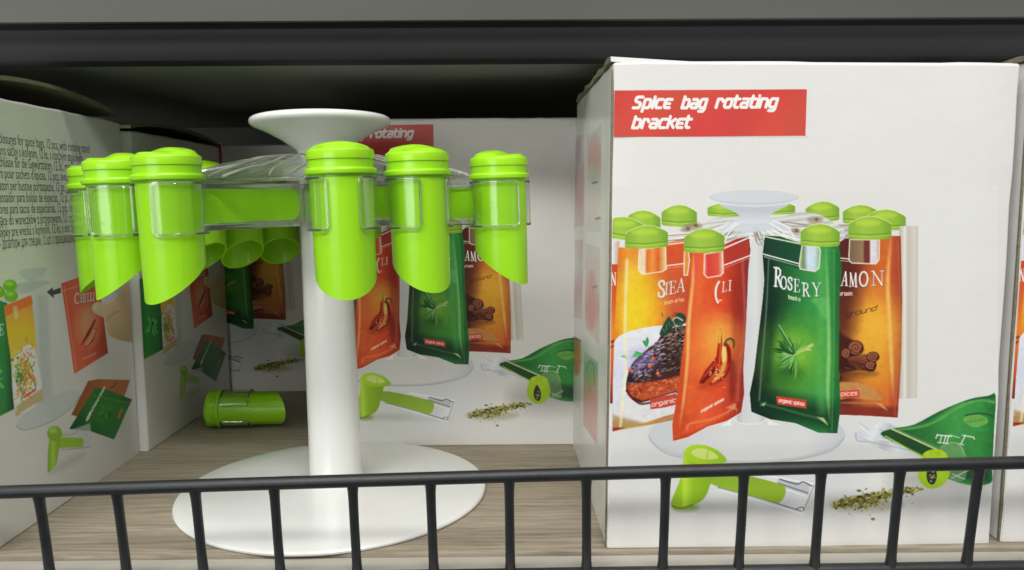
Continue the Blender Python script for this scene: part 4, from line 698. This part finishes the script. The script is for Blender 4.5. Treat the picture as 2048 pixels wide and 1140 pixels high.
# ------------------------------------------------------------------ lime dispensers
def disp_meshes():
    out = {}; SEG = 64
    zc = lambda x: -.0488 - .74 * x        # slanted mouth
    v, f = [], []; rows = [0, .06, .2, .4, .6, .8, .93, 1]
    def shell(off):
        for t in rows:
            for i in range(SEG):
                a = 2 * math.pi * i / SEG; r0 = .0148 - off; x1 = (.0142 - off) * math.cos(a); ze = zc(x1); z = -.0004 + (ze + .0004) * t; r = .0148 - off - .0006 * (z / -.06)
                v.append((r * math.cos(a), r * math.sin(a), z))
    shell(0); shell(.0012); nr = len(rows)
    for s in (0, nr * SEG):
        for j in range(nr - 1):
            for i in range(SEG): q = s + j * SEG + i; p = s + j * SEG + (i + 1) % SEG; f.append((q, p, p + SEG, q + SEG))
    for i in range(SEG): p = (i + 1) % SEG; b = (nr - 1) * SEG; f.append((b + i, b + p, nr * SEG + b + p, nr * SEG + b + i))
    for th in (R_(70), R_(-70)):
        n0 = len(v)
        for t in np.linspace(.03, .97, 12):
            for w_ in (-.00018, .00018):
                a = th + w_ / .0146; ze = zc(.0142 * math.cos(a)); z = ze * t; r = .0148 - .0006 * (z / -.06) + .00010; v.append((r * math.cos(a), r * math.sin(a), z))
        f += [(n0 + 2 * i, n0 + 2 * i + 1, n0 + 2 * i + 3, n0 + 2 * i + 2) for i in range(11)]
    o = sharp(mk('scoop_tube', v, f, M['lime']), 40); out['scoop_tube'] = o.data; bpy.data.objects.remove(o)
    o = lathe('collar_ring', [(.0125, -.0014), (.0150, -.0017), (.0162, -.0016), (.0167, -.0011), (.01685, -.0003), (.0168, .0006), (.0164, .0012), (.0156, .0014), (.01535, .0016), (.0153, .0060), (.0125, .0060)], M['lime'], None, 64, True, 30); out['collar_ring'] = o.data; bpy.data.objects.remove(o)
    v, f = [], []; SG = 64; rim = [(.0140, .0053), (.0155, .0053), (.01580, .0056), (.01585, .0064), (.0158, .0092), (.0156, .0097), (.0152, .0100)]
    for r, z in rim:
        for i in range(SG): a = 2 * math.pi * i / SG; v.append((r * math.cos(a), r * math.sin(a), z))
    rr = [.0143, .013, .0115, .010, .008, .006, .004, .002]
    def top(x, y):
        q = max(0, 1 - (y / .0150) ** 2); g = math.exp(-((x + .0032) / .0068) ** 4)
        e = min(1, max(0, (.0150 - math.hypot(x, y)) / .0022)); e = e * e * (3 - 2 * e)
        return .0100 + (.0003 + .0027 * g * q ** .7 + .0013 * q) * e
    for r in rr:
        for i in range(SG): a = 2 * math.pi * i / SG; x, y = r * math.cos(a), r * math.sin(a); v.append((x, y, top(x, y)))
    n = len(rim) + len(rr)
    for j in range(n - 1):
        for i in range(SG): f.append((j * SG + i, j * SG + (i + 1) % SG, (j + 1) * SG + (i + 1) % SG, (j + 1) * SG + i))
    v.append((0, 0, top(0, 0))); c = len(v) - 1; f += [((n - 1) * SG + i, (n - 1) * SG + (i + 1) % SG, c) for i in range(SG)]; f.append(tuple(range(SG - 1, -1, -1)))
    o = sharp(mk('lid', v, f, M['lime_cap']), 32); out['lid'] = o.data; bpy.data.objects.remove(o)
    # clear sleeve: a C shaped wall open at the front, rounded window corners
    v, f = [], []; NA, NZ = 60, 14; a0, a1 = 27, 333; z0, z1 = -.0030, -.0268; rc = .0022
    for s, r in ((0, .0169), (1, .0156)):
        for i in range(NA + 1):
            t = i / NA; ang = R_(a0 + (a1 - a0) * (.5 - .5 * math.cos(math.pi * t))); d = min(ang - R_(a0), R_(a1) - ang) * r
            ins = rc - math.sqrt(max(0, rc * rc - (rc - d) ** 2)) if d < rc else 0
            for j in range(NZ + 1): zz = z0 - ins + (z1 - z0 + 2 * ins) * j / NZ; v.append((r * math.cos(ang), r * math.sin(ang), zz))
    A = (NA + 1) * (NZ + 1)
    for i in range(NA):
        for j in range(NZ): q = i * (NZ + 1) + j; f += [(q, q + 1, q + NZ + 2, q + NZ + 1), (A + q, A + q + NZ + 1, A + q + NZ + 2, A + q + 1)]
    edge = [i * (NZ + 1) for i in range(NA + 1)] + [NA * (NZ + 1) + j for j in range(1, NZ + 1)] + [i * (NZ + 1) + NZ for i in range(NA - 1, -1, -1)] + [j for j in range(NZ - 1, 0, -1)]
    for p, q in zip(edge, edge[1:] + edge[:1]): f.append((p, q, A + q, A + p))
    path = [((v[i][0] + v[A + i][0]) / 2 * 1.012, (v[i][1] + v[A + i][1]) / 2 * 1.012, v[i][2]) for i in edge]
    o = sharp(mk('clear_sleeve_wall', v, f, M['clear']), 40); out['sleeve_only'] = o.data; bpy.data.objects.remove(o); V, F = tube_vf(path, .00055, 6, True); o = sharp(mk('sleeve_rim', V, F, M['clearedge']), 50); out['sleeve_rim'] = o.data; bpy.data.objects.remove(o)
    # clear arm reaching to the hub
    xa, xb, hw, zt, zb = -.0163, -.088, .0034, -.0030, -.0262
    bmv = lambda x0, x1, y0, y1, q0, q1: ([(x, y, z) for x in (x0, x1) for y in (y0, y1) for z in (q0, q1)], [(0, 1, 3, 2), (4, 6, 7, 5), (0, 4, 5, 1), (2, 3, 7, 6), (0, 2, 6, 4), (1, 5, 7, 3)])
    for q in ((xb, xa, -hw, -hw + .0009, zb + .0024, zt - .0024), (xb, xa, hw - .0009, hw, zb + .0024, zt - .0024)):
        vv, ff = bmv(*q); f += [tuple(k + len(v) for k in z) for z in ff]; v += vv
    o = sharp(mk('clear_clip', v, f, M['clear']), 40); out['clear_clip'] = o.data; bpy.data.objects.remove(o)
    V, F = tube_vf(path, .00055, 6, True)
    for q in ((xb, xa + .0004, -hw - .0004, hw + .0004, zt - .0025, zt), (xb, xa + .0004, -hw - .0004, hw + .0004, zb, zb + .0025), (xb - .0002, xb + .0012, -hw - .0001, hw + .0001, zb + .0025, zt - .0025)):
        b = bmesh.new(); box_bm(b, *q, .0004); b.verts.index_update(); F += [tuple(w.index + len(V) for w in fc.verts) for fc in b.faces]; V += [w.co.copy() for w in b.verts]; b.free()
    o = sharp(mk('clip_rim', V, F, M['clearedge']), 50); out['clip_rim'] = o.data; bpy.data.objects.remove(o)
    # flat green tongue inside the arm
    pts = [(-.0150, -.0058)]; xe = -.080; zt2, zb2 = -.0056, -.0226; rr_ = .0055
    pts = [(-.0148, zb2), (-.0148, zt2)] + [(xe + rr_ - rr_ * math.sin(R_(a)), zt2 - rr_ + rr_ * math.cos(R_(a))) for a in range(0, 91, 15)] + [(xe + rr_ - rr_ * math.cos(R_(a)), zb2 + rr_ - rr_ * math.sin(R_(a))) for a in range(0, 91, 15)]
    n = len(pts); v = [(x, s * .0011, z) for s in (-1, 1) for x, z in pts]; f = [tuple(range(n)), tuple(range(2 * n - 1, n - 1, -1))] + [(i, (i + 1) % n, (i + 1) % n + n, i + n) for i in range(n)]
    o = sharp(mk('tongue', v, f, M['lime']), 40); out['tongue'] = o.data; bpy.data.objects.remove(o)
    return out
DM = disp_meshes()
def dispenser(loc, mw, label, arm=True):
    o = empty('spice_dispenser', loc); o.matrix_world = Matrix.Translation(loc) @ mw
    tag(o, label, 'dispenser', 'lime green spice bag dispensers')
    sc = link('scoop_tube', DM['scoop_tube'], None, o); link('collar_ring', DM['collar_ring'], None, sc)
    link('lid', DM['lid'], None, o); cl = link('clear_clip', DM['clear_clip' if arm else 'sleeve_only'], None, o); link('clip_rim', DM['clip_rim' if arm else 'sleeve_rim'], None, cl)
    if arm: link('tongue', DM['tongue'], None, o)
    return o
SPOTS = [(-.2262, .4500, .1822, 'lime dispenser hanging closest to the small-print carton', 1.0),
         (-.1968, .4100, .1838, 'lime dispenser hanging between two others beside the small-print carton', 1.5),
         (-.1610, .3850, .1848, 'lime dispenser with the long clear arm and green tongue beside it in full view', .6),
         (-.0777, .3800, .1869, 'lime dispenser hanging right in front of the white post', 0),
         (-.0443, .4040, .1868, 'lime dispenser hanging in front of the shaded carton\'s green rosemary bag print', 0),
         (-.0040, .4430, .1860, 'lime dispenser hanging nearest the big fully visible carton', 0),
         (-.1995, .5250, .1855, 'shaded green dispenser behind the clear arm, mostly hidden by a bright one', 0),
         (-.1842, .5550, .1858, 'shaded green dispenser with open slanted mouth, farther from the post, below the clear arm', 0),
         (-.1671, .5850, .1860, 'shaded green dispenser with open slanted mouth hanging just beside the white post', 0)]
for x, y, z, lb, dz in SPOTS:
    a = math.atan2(y - HUB.y, x - HUB.x)
    dispenser(Vector((x, y, z)), tilt @ Matrix.Rotation(a - R_(5), 4, 'Z'), lb)
ax = Vector((-.998, -.06, .012)).normalized(); lx = Vector((.06, -.998, 0)).normalized(); ly = ax.cross(lx)
lm = Matrix(((lx.x, ly.x, ax.x, 0), (lx.y, ly.y, ax.y, 0), (lx.z, ly.z, ax.z, 0), (0, 0, 0, 1))) @ Matrix.Rotation(R_(-4), 4, 'Z') @ Matrix.Scale(.87, 4)
dispenser(Vector((-.2215, .605, .0147)), lm, 'green dispenser fallen over and lying on the wooden shelf behind the stand', False)
